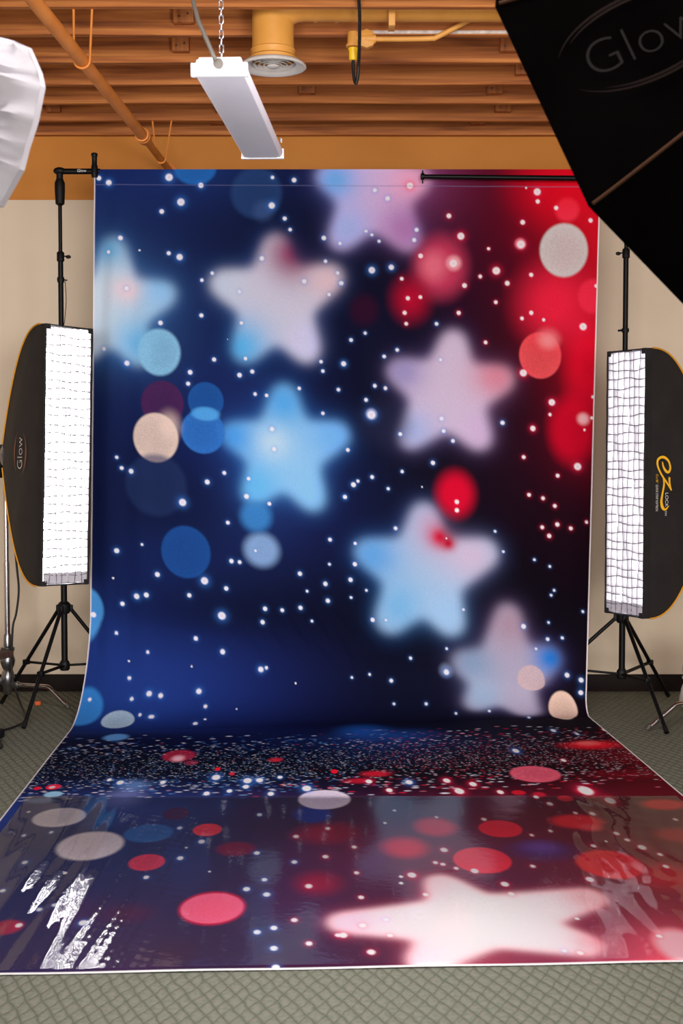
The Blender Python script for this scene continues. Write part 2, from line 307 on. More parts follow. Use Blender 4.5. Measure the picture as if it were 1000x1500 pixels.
# ------------------------------------------------------------------ printed backdrop
DOTS=[(6.0,10.9,3.0,2.9),(18.7,16.6,3.7,3.5),(95.8,9.7,4.7,4.4),(136.8,19.3,3.3,3.1),(228.4,9.7,2.3,2.1),(256.1,12.7,3.0,2.7),(111.5,39.8,4.7,4.4),
(87.0,51.4,3.0,2.8),(228.0,42.7,4.0,3.7),(244.9,57.8,2.7,2.4),(252.1,70.8,2.3,2.1),(34.8,85.1,3.0,2.9),(295.6,79.8,3.0,2.7),(316.4,85.7,2.3,2.1),
(59.0,99.3,1.3,1.3),(19.3,102.5,2.3,2.3),(96.7,102.2,2.7,2.5),(110.8,106.6,4.0,3.8),(216.4,105.5,3.0,2.8),(298.2,106.9,2.3,2.1),(153.0,125.0,2.3,2.2),
(314.1,120.1,2.3,2.1),(139.8,133.8,2.3,2.2),(318.4,131.7,2.7,2.4),(303.6,145.5,2.3,2.1),(42.9,146.9,2.7,2.6),(188.1,146.0,2.3,2.2),
(271.3,131.0,3.0,2.7),(139.8,176.6,2.7,2.5),(87.1,187.8,3.0,2.9),(191.4,183.5,2.3,2.2),(14.7,223.6,2.7,2.6),(174.0,204.0,0.7,0.6),
(44.3,239.8,3.3,3.2),(157.0,229.3,2.7,2.5),(197.4,225.9,2.3,2.2),(324.0,225.5,3.0,2.7),(294.8,224.5,2.3,2.1),(206.4,241.0,2.7,2.5),
(297.4,235.4,2.3,2.1),(126.4,246.5,3.0,2.9),(190.1,246.3,3.0,2.8),(124.0,260.6,2.7,2.5),(267.3,257.6,2.3,2.2),(317.9,256.1,2.3,2.1),
(210.5,267.8,2.3,2.2),(225.3,268.5,2.3,2.2),(298.4,285.1,2.3,2.1),(233.0,308.3,3.0,2.8),(404.7,18.5,4.1,3.6),(359.8,23.8,2.7,2.4),
(376.4,33.2,3.1,2.7),(455.4,52.3,3.1,2.7),(553.6,20.2,1.4,1.2),(568.1,24.5,4.4,3.8),(569.1,35.0,2.7,2.3),(592.8,42.0,2.7,2.3),(550.3,58.2,3.1,2.6),
(637.3,55.1,2.7,2.3),(414.4,68.4,2.7,2.4),(471.4,74.7,4.4,3.9),(411.6,80.0,2.7,2.4),(349.5,71.0,2.1,1.8),(357.1,75.1,2.1,1.8),(366.5,82.3,2.1,1.8),
(507.3,88.1,2.1,1.8),(548.6,82.6,5.1,4.4),(420.3,97.9,3.1,2.7),(462.6,105.4,4.8,4.2),(382.9,111.8,3.4,3.0),(358.0,115.8,4.1,3.7),
(517.9,112.4,4.8,4.1),(562.9,115.7,2.7,2.3),(396.6,124.5,2.4,2.1),(497.5,119.1,2.4,2.1),(319.3,131.7,2.7,2.5),(477.6,129.8,3.1,2.7),
(532.3,125.9,3.1,2.7),(647.1,125.7,2.4,2.0),(405.0,146.5,2.7,2.4),(421.1,144.7,2.4,2.1),(518.2,147.3,2.4,2.1),(470.9,160.8,2.7,2.4),
(401.3,163.3,2.7,2.4),(564.1,157.6,2.7,2.4),(403.6,175.7,2.4,2.1),(442.7,174.2,2.4,2.1),(552.3,164.2,2.4,2.1),(580.4,164.7,2.1,1.8),
(631.4,170.4,4.5,3.8),(351.0,188.6,2.1,1.8),(333.0,197.4,2.4,2.2),(506.4,192.6,2.4,2.1),(392.7,206.1,2.4,2.1),(376.0,214.5,2.4,2.1),
(448.9,214.7,2.1,1.8),(324.0,225.5,3.1,2.8),(555.7,224.5,4.5,3.8),(364.7,249.0,2.4,2.2),(378.5,251.0,2.4,2.2),(353.8,266.0,2.4,2.2),
(361.0,282.9,5.2,4.6),(593.8,255.0,4.1,3.5),(591.8,268.6,2.1,1.8),(646.6,246.3,2.1,1.7),(645.9,269.3,2.1,1.7),(636.7,283.0,1.4,1.2),
(451.9,281.5,2.8,2.4),(455.0,295.5,2.4,2.1),(530.5,281.4,2.8,2.4),(569.9,285.3,3.4,3.0),(399.0,302.9,2.1,1.8),(32.8,358.8,2.1,2.1),
(38.9,371.7,2.5,2.4),(51.3,374.7,3.2,3.1),(119.0,407.1,4.6,4.4),(150.5,379.0,3.2,3.0),(172.3,366.0,2.5,2.3),(203.8,370.3,2.5,2.3),
(236.1,332.1,2.8,2.6),(201.4,392.0,3.2,3.0),(231.2,398.2,2.5,2.3),(331.5,325.9,2.5,2.2),(328.7,381.3,2.5,2.3),(177.8,426.2,2.5,2.3),
(67.0,465.0,1.8,1.7),(34.1,476.6,3.2,3.1),(310.6,433.4,2.5,2.3),(214.2,456.7,1.8,1.7),(183.2,472.7,2.8,2.7),(193.8,472.8,2.5,2.3),
(310.5,462.6,1.8,1.6),(272.4,478.1,2.8,2.6),(87.3,500.3,3.2,3.1),(30.2,511.7,1.4,1.4),(148.8,500.8,4.6,4.4),(177.0,506.9,2.8,2.7),
(282.1,497.9,1.8,1.6),(305.7,486.5,2.8,2.6),(73.4,527.7,3.2,3.1),(60.7,531.1,3.6,3.4),(129.2,521.1,2.8,2.7),(42.0,543.2,2.8,2.8),
(309.3,506.2,2.8,2.6),(227.8,525.8,2.8,2.7),(250.2,524.7,2.5,2.3),(273.9,518.9,2.8,2.6),(4.1,562.5,3.6,3.5),(171.8,541.1,5.0,4.7),
(224.9,542.4,2.8,2.7),(289.1,533.1,1.8,1.6),(35.4,575.7,2.1,1.1),(138.6,572.1,2.8,1.6),(174.1,579.6,3.2,1.9),(77.6,585.8,2.1,1.1),
(54.0,593.2,1.4,0.7),(135.5,592.8,1.4,0.8),(224.8,590.6,3.5,2.3),(231.8,588.8,2.1,1.4),(57.0,604.6,2.4,1.4),(270.5,600.4,1.4,1.0),
(84.8,615.7,3.5,2.2),(99.7,617.0,3.1,2.1),(147.4,612.2,3.5,2.3),(63.9,620.4,2.4,1.6),(11.4,621.6,2.4,1.5),(157.9,626.1,2.4,2.0),(78.1,635.3,2.0,1.8),
(92.8,637.5,3.7,2.2),(197.5,628.7,1.0,0.9),(160.1,641.4,1.7,1.2),(149.2,648.0,3.0,2.6),(398.9,302.7,2.5,2.2),(454.9,295.3,2.5,2.2),
(467.2,305.9,2.5,2.2),(442.0,332.7,2.8,2.5),(558.8,317.9,2.5,2.1),(629.4,323.6,4.6,3.9),(637.0,282.7,1.4,1.2),(402.3,345.7,2.1,1.9),
(363.6,355.1,2.5,2.2),(339.7,366.0,3.2,2.9),(345.3,361.3,2.1,1.9),(329.1,381.3,2.5,2.3),(384.8,367.0,2.1,1.9),(603.9,335.4,2.5,2.1),
(567.1,359.4,2.5,2.1),(585.6,361.9,2.5,2.1),(473.9,374.8,2.8,2.5),(474.2,384.4,2.8,2.5),(601.4,369.2,2.5,2.1),(428.6,361.3,1.1,0.9),
(395.4,412.1,2.5,2.2),(605.2,389.5,2.8,2.4),(585.5,394.2,2.5,2.1),(622.7,392.3,2.5,2.1),(642.7,383.7,2.1,1.8),(595.0,403.1,2.8,2.4),
(524.4,404.0,1.8,1.5),(343.3,434.7,2.1,1.9),(535.6,425.8,1.8,1.5),(576.3,431.3,1.8,1.5),(596.7,437.0,1.8,1.5),(343.5,459.1,2.8,2.6),
(338.2,478.1,2.8,2.6),(461.5,417.7,1.1,0.9),(359.1,488.4,1.8,1.6),(339.4,498.9,1.8,1.6),(603.2,463.2,1.8,1.5),(599.5,468.8,1.8,1.5),
(641.2,482.8,1.8,1.5),(485.6,496.7,1.8,1.6),(385.4,520.4,1.8,1.6),(368.0,522.1,2.8,2.6),(596.9,499.6,1.8,1.5),(564.3,507.4,3.2,2.8),
(596.3,518.4,2.5,2.1),(615.5,515.0,2.1,1.8),(465.1,544.3,1.8,1.6),(581.4,530.8,1.8,1.5),(418.4,561.1,2.1,1.9),(365.9,585.4,1.8,1.5),
(343.0,590.4,1.8,1.4),(394.2,590.0,2.5,2.2),(465.5,571.7,3.6,3.7),(622.8,555.7,3.2,2.7),(641.2,559.0,3.2,2.7),(641.3,576.8,3.2,6.1),
(439.4,617.8,2.1,2.6),(397.8,619.1,1.8,2.0),(477.0,634.9,1.8,3.1),(520.5,629.2,1.8,3.1),(570.0,651.7,2.1,5.5),(21.4,936.4,1.6,2.8),
(31.9,996.3,1.8,3.0),(54.1,990.5,1.8,3.0),(47.7,1056.7,2.2,3.5),(64.5,1106.5,1.5,2.3),(44.5,1111.0,2.0,3.0),(84.8,1080.0,1.6,2.5),
(116.2,1168.7,2.9,3.9),(89.7,1138.9,2.0,2.8),(80.2,1145.8,2.0,2.8),(71.7,1170.4,2.4,3.3),(150.4,1092.3,2.1,3.2),(173.4,1055.9,2.5,3.9),
(176.1,1033.6,1.1,1.8),(188.0,1020.8,2.6,4.3),(166.0,987.6,2.1,3.6),(199.2,1083.9,1.1,1.6),(230.0,1118.4,2.6,3.7),(243.3,1101.8,2.1,3.1),
(236.1,1048.3,2.3,3.6),(245.5,1128.8,2.6,3.6),(267.1,1069.1,2.2,3.4),(269.3,1014.5,2.4,3.8),(297.8,997.4,2.1,3.5),(292.9,1060.2,2.3,3.5),
(277.6,1115.4,2.6,3.8),(265.9,1171.4,2.2,2.9),(251.4,1182.6,2.4,3.1),(239.8,1188.2,2.4,3.1),(251.6,1211.4,2.5,3.2),(275.4,1205.8,2.3,2.9),
(295.8,1195.0,2.1,2.7),(253.1,1236.3,2.4,3.0),(281.6,890.5,4.4,8.2),(236.3,959.5,2.2,3.8),(93.0,857.1,3.4,6.6),(183.0,896.6,3.0,5.6),
(246.1,903.6,3.0,5.5),(80.4,847.3,2.4,4.7),(136.1,859.7,2.7,5.3),(189.1,848.1,4.2,8.1),(221.9,861.7,4.2,7.9),(234.1,861.6,3.5,6.6),
(205.1,891.4,2.7,5.0),(220.9,880.4,3.1,5.7),(255.0,853.7,2.5,4.7),(349.8,988.6,1.5,2.6),(362.1,957.9,1.6,2.7),(398.7,976.9,1.6,2.6),
(441.2,984.8,2.2,3.6),(318.1,1041.0,2.0,3.2),(393.2,1051.3,2.9,4.4),(382.0,1076.3,2.0,2.9),(387.5,1080.0,2.0,2.9),(396.9,1088.4,1.9,2.8),
(350.6,1101.9,1.6,2.3),(359.6,1099.3,3.3,4.7),(349.4,1113.7,1.6,2.3),(316.2,1093.1,1.9,2.8),(316.3,1136.4,2.1,2.9),(365.3,1134.7,2.1,2.9),
(410.7,1094.3,3.0,4.4),(429.2,1119.6,2.9,4.1),(430.2,1136.8,2.3,3.2),(459.2,1088.5,2.0,2.8),(475.1,1024.5,1.8,2.8),(494.1,1016.4,1.8,2.9),
(544.5,978.3,2.6,4.2),(550.4,1025.3,2.4,3.8),(554.8,1039.8,2.1,3.2),(521.6,1050.3,2.1,3.1),(535.6,1041.6,1.2,1.8),(561.5,1056.1,3.2,4.8),
(571.0,1071.3,2.0,3.0),(566.5,1094.3,2.3,3.2),(497.5,1114.6,3.0,4.2),(615.5,997.1,1.9,3.0),(529.2,975.6,1.9,3.2),(572.4,946.8,4.7,7.9),
(557.5,918.6,6.9,11.9),(313.9,1181.3,2.4,3.2),(331.2,1172.8,2.0,2.6),(299.3,1195.2,2.8,3.7),(331.5,1197.0,1.9,2.4),(316.5,1219.6,2.7,3.4),
(445.7,1222.3,1.8,2.2),(455.4,1225.8,2.1,2.5),(516.7,1205.5,1.9,2.4),(468.1,1177.8,1.5,1.9),(432.3,910.2,4.5,7.9),(472.4,915.2,3.1,5.4),
(449.9,890.6,3.5,6.3),(425.1,878.4,3.5,6.5),(386.1,880.4,3.5,6.4),(363.4,901.9,3.1,5.5),(345.5,874.0,3.2,5.8),(512.1,950.7,2.7,4.5),
(503.9,931.8,2.4,4.1),(563.8,823.8,2.7,5.0),(520.0,786.2,3.5,7.0),(585.2,712.5,3.0,6.2),(609.7,728.9,2.1,4.3),(648.1,715.8,2.6,5.3),]
BOKEH=[(129,-2,27.1,20.6,(45,115,190),0.85,0.12),(208,28,32.4,29.9,(48,78,128),0.75,0.15),(217,49,12.3,11.3,(75,100,150),0.5,0.6),
(86,224,27.3,28.6,(142,194,226),0.95,0.1),(91,287,27.4,27.9,(84,44,90),0.9,0.06),(147,280,22.9,22.5,(40,95,165),0.9,0.06),
(144,318,28.3,26.7,(58,122,200),0.92,0.06),(147,296,17.7,8.3,(90,165,225),0.9,0.25),(83,330,29.2,30.5,(220,198,188),0.97,0.06),
(100,314,12.4,15.2,(235,210,200),0.6,0.8),(124,468,31.9,32.2,(38,86,155),0.95,0.06),(84,389,39.8,38.3,(44,60,104),0.7,0.12),
(222,455,22.2,19.9,(140,172,215),0.9,0.35),(214,415,19.5,18.2,(70,140,205),0.85,0.4),(-8,556,25.8,28.0,(85,155,215),0.95,0.12),
(8,630,22.0,17.2,(62,135,205),0.95,0.15),(53,642,20.0,11.1,(170,192,212),0.95,0.06),(61,687,14.3,14.5,(110,170,230),0.7,0.3),
(577,204,27.3,25.6,(232,92,98),0.97,0.05),(587,185,11.4,9.0,(255,190,190),0.8,0.9),(446,110,31.6,32.4,(205,70,105),0.9,0.5),
(437,109,15.8,15.4,(235,130,150),0.7,0.8),(463,105,7.9,6.9,(255,220,225),0.9,0.7),(472,366,23.0,24.1,(215,16,58),0.95,0.5),
(621,283,29.2,36.0,(205,14,50),0.85,0.4),(640,211,28.2,46.1,(228,20,55),0.8,0.6),(594,146,42.2,38.9,(242,45,78),0.85,0.8),
(643,137,19.3,18.5,(240,55,85),0.8,0.2),(607,44,14.9,12.6,(240,70,95),0.9,0.3),(597,16,52.5,37.0,(238,15,45),0.6,0.8),
(548,82,7.0,6.0,(240,150,170),0.9,0.3),(349,162,17.6,17.4,(60,20,50),0.8,0.5),(409,147,19.3,20.2,(195,20,60),0.85,0.95),
(617,623,18.7,44.5,(236,204,190),1,0.07),(376,291,30.9,27.7,(42,45,75),0.7,0.6),(465,570,7.1,6.9,(160,170,200),0.6,0.8),
(635,271,7.1,6.0,(255,200,205),0.8,0.6),(361,282,6.2,5.6,(230,230,255),0.8,0.5),]
BOKEH_OVER=[(604,88,30.7,29.0,(206,199,200),1,0.07),(576,567,17.9,17.0,(212,184,186),0.85,0.08),]
BOKEH_FLOOR=[(53,953,23.7,24.7,(212,208,214),1,0.08),(94,1023,27.8,31.9,(210,202,208),1,0.1),(140,998,21.4,21.7,(55,110,172),0.9,0.12),
(191,994,12.6,14.6,(228,66,80),0.95,0.07),(147,1063,14.6,16.6,(205,66,92),0.95,0.08),(218,1038,15.8,14.7,(130,28,66),0.85,0.3),
(159,951,11.9,16.0,(90,38,78),0.85,0.15),(206,1149,24.2,27.3,(205,20,70),0.85,0.1),(206,1149,22.9,24.5,(226,105,135),1,0.05),
(285,1110,15.9,18.5,(150,25,65),0.85,0.7),(294,1009,24.0,22.0,(150,28,66),0.8,0.6),(94,967,13.7,21.5,(40,78,142),0.8,0.5),
(285,961,17.4,21.0,(35,62,150),0.9,0.3),(298,923,25.1,26.5,(212,202,220),1,0.07),(64,1173,10.6,11.5,(160,48,80),0.9,0.2),
(143,770,17.9,21.4,(165,40,70),0.85,0.15),(143,780,5.9,9.9,(250,190,205),0.8,0.8),(159,797,7.3,8.4,(150,50,80),0.7,0.3),
(250,794,7.5,7.3,(190,40,60),0.8,0.4),(312,840,3.6,6.7,(225,25,50),0.9,0.2),(189,821,2.9,5.8,(225,25,50),0.9,0.2),
(205,838,2.8,5.6,(200,45,70),0.9,0.2),(28,864,7.4,8.4,(225,40,70),0.9,0.1),(27,865,3.0,4.2,(240,190,200),0.9,0.2),
(13,867,3.7,5.2,(215,30,60),0.9,0.2),(33,887,8.9,9.1,(150,195,225),0.9,0.2),(108,868,13.6,14.7,(120,160,220),0.5,0.9),
(103,905,17.9,21.5,(140,150,205),0.5,0.9),(25,905,12.9,7.8,(120,150,190),0.6,0.5),(42,1049,19.3,42.9,(40,60,120),0.5,0.9),
(112,1153,22.0,22.1,(90,45,85),0.4,0.9),(185,1215,13.6,13.9,(70,40,60),0.5,0.9),(147,1155,14.7,13.7,(100,35,70),0.5,0.8),
(236,960,28.3,52.5,(70,30,75),0.5,0.9),(451,1008,19.1,19.8,(225,42,68),0.97,0.07),(421,1074,23.5,25.7,(222,52,76),0.97,0.06),
(394,1000,17.9,20.9,(210,40,66),0.85,0.4),(361,1044,18.0,20.4,(215,40,66),0.85,0.5),(524,996,23.7,16.3,(222,50,66),0.9,0.3),
(532,1011,9.3,7.9,(240,90,100),0.7,0.7),(523,1087,26.8,27.6,(214,40,58),0.95,0.12),(475,1057,24.8,18.4,(86,52,118),0.8,0.7),
(476,1050,14.7,11.5,(120,80,160),0.6,0.8),(521,865,26.2,25.8,(212,95,118),0.95,0.08),(620,960,20.0,13.3,(228,55,58),0.9,0.4),
(603,1032,18.4,15.0,(190,40,50),0.7,0.5),(613,773,30.3,14.1,(225,25,50),0.8,0.7),(610,766,12.2,7.8,(255,120,120),0.7,0.7),
(559,1112,24.7,21.6,(190,45,58),0.7,0.7),(527,1221,17.5,25.0,(238,170,178),1,0.3),(311,1006,12.1,19.8,(130,25,62),0.7,0.6),
(355,851,14.4,8.8,(200,30,55),0.8,0.6),(335,871,14.0,7.4,(195,30,60),0.7,0.6),(531,938,7.4,7.4,(215,50,70),0.8,0.3),
(490,918,6.9,6.7,(200,30,50),0.8,0.2),(509,925,6.1,6.7,(190,35,60),0.8,0.3),(557,919,9.0,8.7,(225,60,80),0.7,0.4),
(625,873,44.0,12.7,(120,10,30),0.6,0.9),(354,689,25.0,20.5,(35,95,180),0.7,0.9),(381,711,49.3,19.8,(40,90,170),0.5,0.9),]
STARS=[
([(24.4,82.1),(106.1,147.6),(66.3,240.3),(-17.8,236.1),(-40.0,154.7)],8.4,8.2,(198,212,226),[(87,147,39.5,37.7,(150,195,235)),(61,215,35.2,33.9,(120,185,230)),(20,98,26.3,25.5,(120,175,215)),(43,149,17.6,16.9,(225,205,215))]),
([(234.0,76.9),(320.4,119.0),(285.2,223.6),(188.1,228.7),(151.2,132.5)],8.4,7.8,(205,203,222),[(191,213,39.6,36.9,(100,180,232)),(257,99,33.3,30.5,(150,75,110)),(300,129,24.6,22.3,(222,196,208)),(282,201,26.4,24.1,(205,205,240)),(170,140,26.4,24.6,(195,205,225))]),
([(354.5,-60),(427.5,9.1),(414.6,91.1),(308.6,91.6),(286.4,3.6)],8.4,7.5,(208,182,222),[(308,13,29.8,26.8,(120,175,240)),(407,15,29.8,26.3,(235,170,200)),(325,68,30.7,27.6,(170,185,240)),(401,67,35.1,31.0,(180,130,185))]),
([(466.0,180.7),(542.9,227.6),(509.6,310.6),(401.0,316.4),(382.1,225.8)],8.5,7.4,(205,188,212),[(401,230,28.2,25.1,(160,150,195)),(522,230,31.8,27.5,(212,140,160)),(416,298,30.1,26.7,(170,180,222)),(504,291,28.3,24.6,(205,180,215))]),
([(247.7,252.7),(332.9,303.7),(295.5,398.8),(203.4,398.6),(168.3,315.4)],8.5,7.8,(150,196,232),[(214,380,35.4,33.0,(110,185,238)),(289,378,35.4,32.4,(140,195,242)),(182,321,31.8,29.8,(85,160,228)),(314,311,35.4,32.1,(120,180,240)),(247,275,31.8,29.3,(95,170,230)),(235,325,21.2,19.6,(185,212,235))]),
([(432.7,380.0),(529.7,422.6),(477.8,525.4),(379.7,533.5),(343.8,440.4)],8.5,7.6,(170,194,224),[(366,447,37.3,33.6,(105,165,222)),(449,407,35.5,31.4,(190,165,195)),(494,435,39.1,34.2,(205,190,215)),(403,503,35.6,31.9,(130,185,228)),(465,504,32.1,28.3,(165,200,235)),(453,417,14.2,12.5,(205,30,70)),(464,423,8.9,7.8,(190,15,55))]),
([(544.8,481.8),(611.5,533.2),(577.6,645.7),(496.6,625.1),(475.9,555.7)],8.6,7.5,(180,172,196),[(498,557,30.3,26.7,(140,160,190)),(601,539,23.2,19.9,(45,130,215)),(512,601,26.7,33.5,(160,180,210)),(548,507,30.3,26.3,(175,150,170))]),
([(377.5,1101.0),(507.1,1138.2),(475.3,1223.3),(342.1,1244.4),(280.6,1176.3)],4.9,5.6,(224,204,208),[(307,1175,19.5,24.9,(238,190,205)),(485,1147,18.1,23.6,(238,170,175)),(375,1126,15.8,21.4,(240,190,200)),(346,1223,18.2,21.7,(245,195,205)),(468,1212,14.1,16.8,(235,160,170)),(397,1177,58.9,74.4,(228,212,212))]),]
GROUND=[(10,1,(20,48,118),68,59),(80,1,(25,52,125),68,58),(150,1,(25,65,140),68,57),(220,1,(20,35,85),68,56),(290,1,(25,40,100),68,55),
(360,1,(120,90,150),68,55),(430,1,(150,70,120),68,54),(500,1,(90,18,45),68,53),(570,1,(150,12,38),68,52),(632,1,(225,10,45),68,51),
(11,77,(30,62,118),68,59),(81,76,(24,45,105),68,58),(152,75,(23,34,84),68,58),(222,74,(24,35,75),68,57),(292,72,(20,25,60),68,56),
(362,71,(24,26,62),68,55),(432,70,(105,45,80),68,54),(502,69,(76,15,38),68,53),(572,68,(150,10,40),68,52),(634,67,(235,12,42),68,52),
(12,145,(60,110,160),69,60),(82,143,(38,85,145),69,59),(153,141,(24,45,105),69,58),(223,138,(24,35,80),69,57),(293,136,(22,28,70),69,56),
(363,134,(22,22,52),69,55),(434,132,(35,22,55),69,54),(504,130,(78,18,42),69,53),(574,128,(66,15,35),69,53),(636,126,(215,14,45),69,52),
(13,214,(55,105,160),69,60),(83,210,(38,85,145),69,59),(154,207,(24,42,105),69,58),(224,203,(24,34,85),69,57),(294,200,(20,25,65),69,56),
(365,197,(24,30,68),69,55),(435,194,(30,20,48),69,54),(505,191,(55,20,38),69,54),(576,188,(105,14,34),69,53),(637,185,(215,10,42),69,52),
(14,282,(24,40,95),69,60),(84,278,(24,48,112),69,59),(155,273,(24,45,110),69,58),(225,268,(30,58,130),69,57),(296,264,(24,30,75),69,56),
(366,260,(18,20,45),69,55),(437,256,(24,20,45),69,55),(507,252,(50,26,46),69,54),(578,248,(46,15,30),69,53),(639,245,(180,10,38),69,52),
(14,351,(24,40,95),69,60),(85,345,(20,35,85),69,59),(156,339,(24,45,118),69,58),(226,334,(36,90,170),69,57),(297,328,(24,48,118),69,56),
(367,323,(20,30,64),69,56),(438,318,(28,20,44),69,55),(509,313,(40,20,38),69,54),(579,309,(50,15,34),69,53),(641,305,(150,10,38),69,52),
(15,420,(22,38,88),69,61),(86,413,(20,30,70),69,60),(157,406,(22,30,74),69,59),(227,400,(34,75,155),69,58),(298,393,(24,35,98),69,57),
(369,387,(22,30,72),69,56),(440,381,(24,20,44),69,55),(510,375,(35,15,34),69,54),(581,369,(40,15,30),69,53),(643,364,(48,13,30),69,53),
(16,490,(20,34,84),69,61),(87,481,(24,52,124),69,60),(158,473,(24,44,104),69,59),(229,465,(24,42,100),69,58),(299,458,(24,30,78),69,57),
(370,451,(22,36,84),69,56),(441,444,(20,22,48),69,55),(512,437,(22,18,38),69,54),(583,430,(28,14,28),69,53),(645,424,(36,12,26),69,53),
(17,559,(24,56,130),69,61),(88,550,(20,32,84),69,60),(159,540,(18,28,68),69,59),(230,532,(17,22,54),69,58),(301,523,(17,21,53),69,57),
(372,515,(15,18,40),69,56),(443,506,(17,22,46),69,55),(514,499,(30,25,42),69,54),(585,491,(20,15,33),69,54),(647,485,(22,12,28),69,53),
(21,599,(28,66,158),68,32),(91,596,(28,66,160),69,34),(161,593,(28,60,150),69,37),(232,589,(25,44,118),69,41),(303,584,(22,32,88),69,46),
(373,578,(18,22,53),69,52),(444,570,(18,22,50),70,59),(515,561,(28,30,52),70,55),(587,552,(28,28,56),70,54),(649,545,(18,14,34),70,53),
(29,627,(28,82,172),66,42),(97,626,(32,84,186),67,45),(166,626,(28,62,152),67,50),(235,625,(26,50,128),68,55),(304,624,(24,32,84),68,61),
(374,623,(24,26,60),68,69),(445,621,(28,28,62),69,79),(515,619,(24,22,48),69,93),(587,615,(28,20,38),69,113),(649,610,(34,14,28),70,141),
(-39,622,(14,40,110),82,51),(61,647,(18,44,120),87,18),(170,650,(16,30,92),88,24),(280,655,(14,20,70),89,37),(390,666,(14,18,52),90,55),
(500,678,(16,14,38),91,54),(610,689,(18,10,28),92,53),(713,709,(24,10,20),83,44),(-24,691,(10,18,62),79,43),(71,700,(10,18,62),82,45),
(175,711,(12,22,72),83,45),(279,721,(16,32,90),84,44),(382,732,(26,60,130),85,44),(486,742,(26,34,74),85,43),(590,752,(32,12,30),86,43),
(691,765,(110,12,30),81,37),(-10,754,(8,12,46),77,40),(81,762,(8,12,42),78,41),(179,772,(8,12,40),79,40),(278,781,(8,14,42),80,40),
(376,790,(14,30,74),80,39),(474,799,(18,14,36),81,39),(572,808,(34,10,24),82,38),(670,817,(150,10,30),79,36),(3,809,(8,10,36),74,37),
(89,817,(7,8,28),74,37),(183,825,(8,9,28),75,37),(277,833,(8,8,26),76,36),(370,841,(8,8,24),76,36),(464,849,(10,6,18),77,35),
(557,857,(24,6,16),77,35),(651,865,(60,8,20),78,34),(15,859,(12,18,58),71,43),(97,866,(12,20,62),71,42),(186,873,(12,18,56),72,42),
(276,881,(14,14,44),72,41),(365,888,(18,10,30),73,41),(454,895,(40,8,24),73,40),(544,902,(66,8,24),74,40),(633,909,(96,10,26),74,39),
(28,916,(32,61,139),67,65),(106,922,(48,84,170),67,64),(190,929,(43,61,139),68,63),(275,935,(61,40,100),68,63),(359,942,(95,24,61),69,62),
(443,948,(118,24,56),69,61),(528,954,(113,24,50),70,61),(612,959,(115,27,48),70,60),(56,1036,(35,50,115),59,74),(124,1040,(40,58,123),59,73),
(198,1045,(53,48,102),60,72),(273,1049,(87,37,84),60,72),(347,1054,(128,35,69),60,71),(421,1058,(113,37,74),61,70),(495,1062,(123,35,63),61,70),
(569,1066,(128,37,50),61,69),(77,1129,(45,50,115),53,65),(139,1132,(63,50,102),53,64),(205,1135,(58,40,89),53,64),(271,1139,(87,35,79),53,63),
(337,1142,(84,35,69),54,63),(403,1145,(95,43,76),54,62),(469,1148,(95,35,66),54,62),(536,1151,(147,50,66),54,61),(97,1214,(61,48,100),47,56),
(152,1216,(79,48,89),47,55),(210,1218,(61,37,76),47,55),(269,1220,(71,32,66),48,55),(328,1223,(82,35,66),48,54),(387,1225,(160,69,89),48,54),
(446,1227,(115,50,79),48,54),(505,1229,(238,95,118),48,53),]
GLITTER_ROWS=[666, 740, 810, 859, 923]

NC=650; R1,R2,R3=571,90,580
def backdrop_sheet():
    u=np.linspace(0,1,NC)[None,:]; r=(.55+(.13-.55)*u)
    t=np.linspace(0,1,R1)[:,None]; z=3.195+(r-3.195)*t
    xl=-1.503+(z/3.19)*.062; xr=1.455+(z/3.2)*.058
    A=np.stack([xl+(xr-xl)*u,np.full_like(z,7.65),z],-1)
    a=np.linspace(0,PI/2,R2+1)[1:,None]; z=r*(1-np.sin(a)); y=7.65-r*(1-np.cos(a)); w=np.sin(a)
    fl=lambda y:(-1.506+.041*(6.98-y),1.455+.053*(7.466-y))
    fxl,fxr=fl(7.65-r)
    xl=(-1.503+(z/3.19)*.062)*(1-w)+fxl*w; xr=(1.455+(z/3.2)*.058)*(1-w)+fxr*w
    B=np.stack([xl+(xr-xl)*u,y,z],-1)
    t=np.linspace(0,1,R3+1)[1:,None]; y0=7.65-r; y1=3.83+.047*(-1.375+3.02*u); y=y0+(y1-y0)*t
    xl,xr=fl(y); C_=np.stack([xl+(xr-xl)*u,y,0*y],-1)
    return np.concatenate([A,B,C_],0)
S=backdrop_sheet(); NR=S.shape[0]
# --- the print, row by row of the cloth
P=np.zeros((NR,NC,3),np.float32)
lc=lambda c:np.array(lin(c),np.float32)
st=10
gr,gc=np.meshgrid(np.arange(0,NR+st,st,dtype=np.float32),np.arange(0,NC+st,st,dtype=np.float32),indexing='ij')
acc=np.zeros(gr.shape+(3,),np.float32); ws=np.zeros(gr.shape,np.float32)+1e-9
for a,b,c,sa,sb in GROUND:
    w=np.exp(-.5*(((gc-a)/(sa*.62))**2+((gr-b)/(sb*.62))**2)).astype(np.float32)+1e-7
    acc+=w[...,None]*lc(c)**.5; ws+=w
acc=(acc/ws[...,None])**2
lum=acc@np.array([.21,.72,.07],np.float32); sat=np.where(acc[...,2]>acc[...,0]*1.2,.78,.96)[...,None]; acc=(lum[...,None]+(acc-lum[...,None])*sat)*.92
ri=np.arange(NR)/st; r0=ri.astype(int); fr_=(ri-r0)[:,None,None]; ci=np.arange(NC)/st; c0=ci.astype(int); fc_=(ci-c0)[None,:,None]
P[:]=(acc[r0][:,c0]*(1-fr_)*(1-fc_)+acc[r0+1][:,c0]*fr_*(1-fc_)+acc[r0][:,c0+1]*(1-fr_)*fc_+acc[r0+1][:,c0+1]*fr_*fc_)
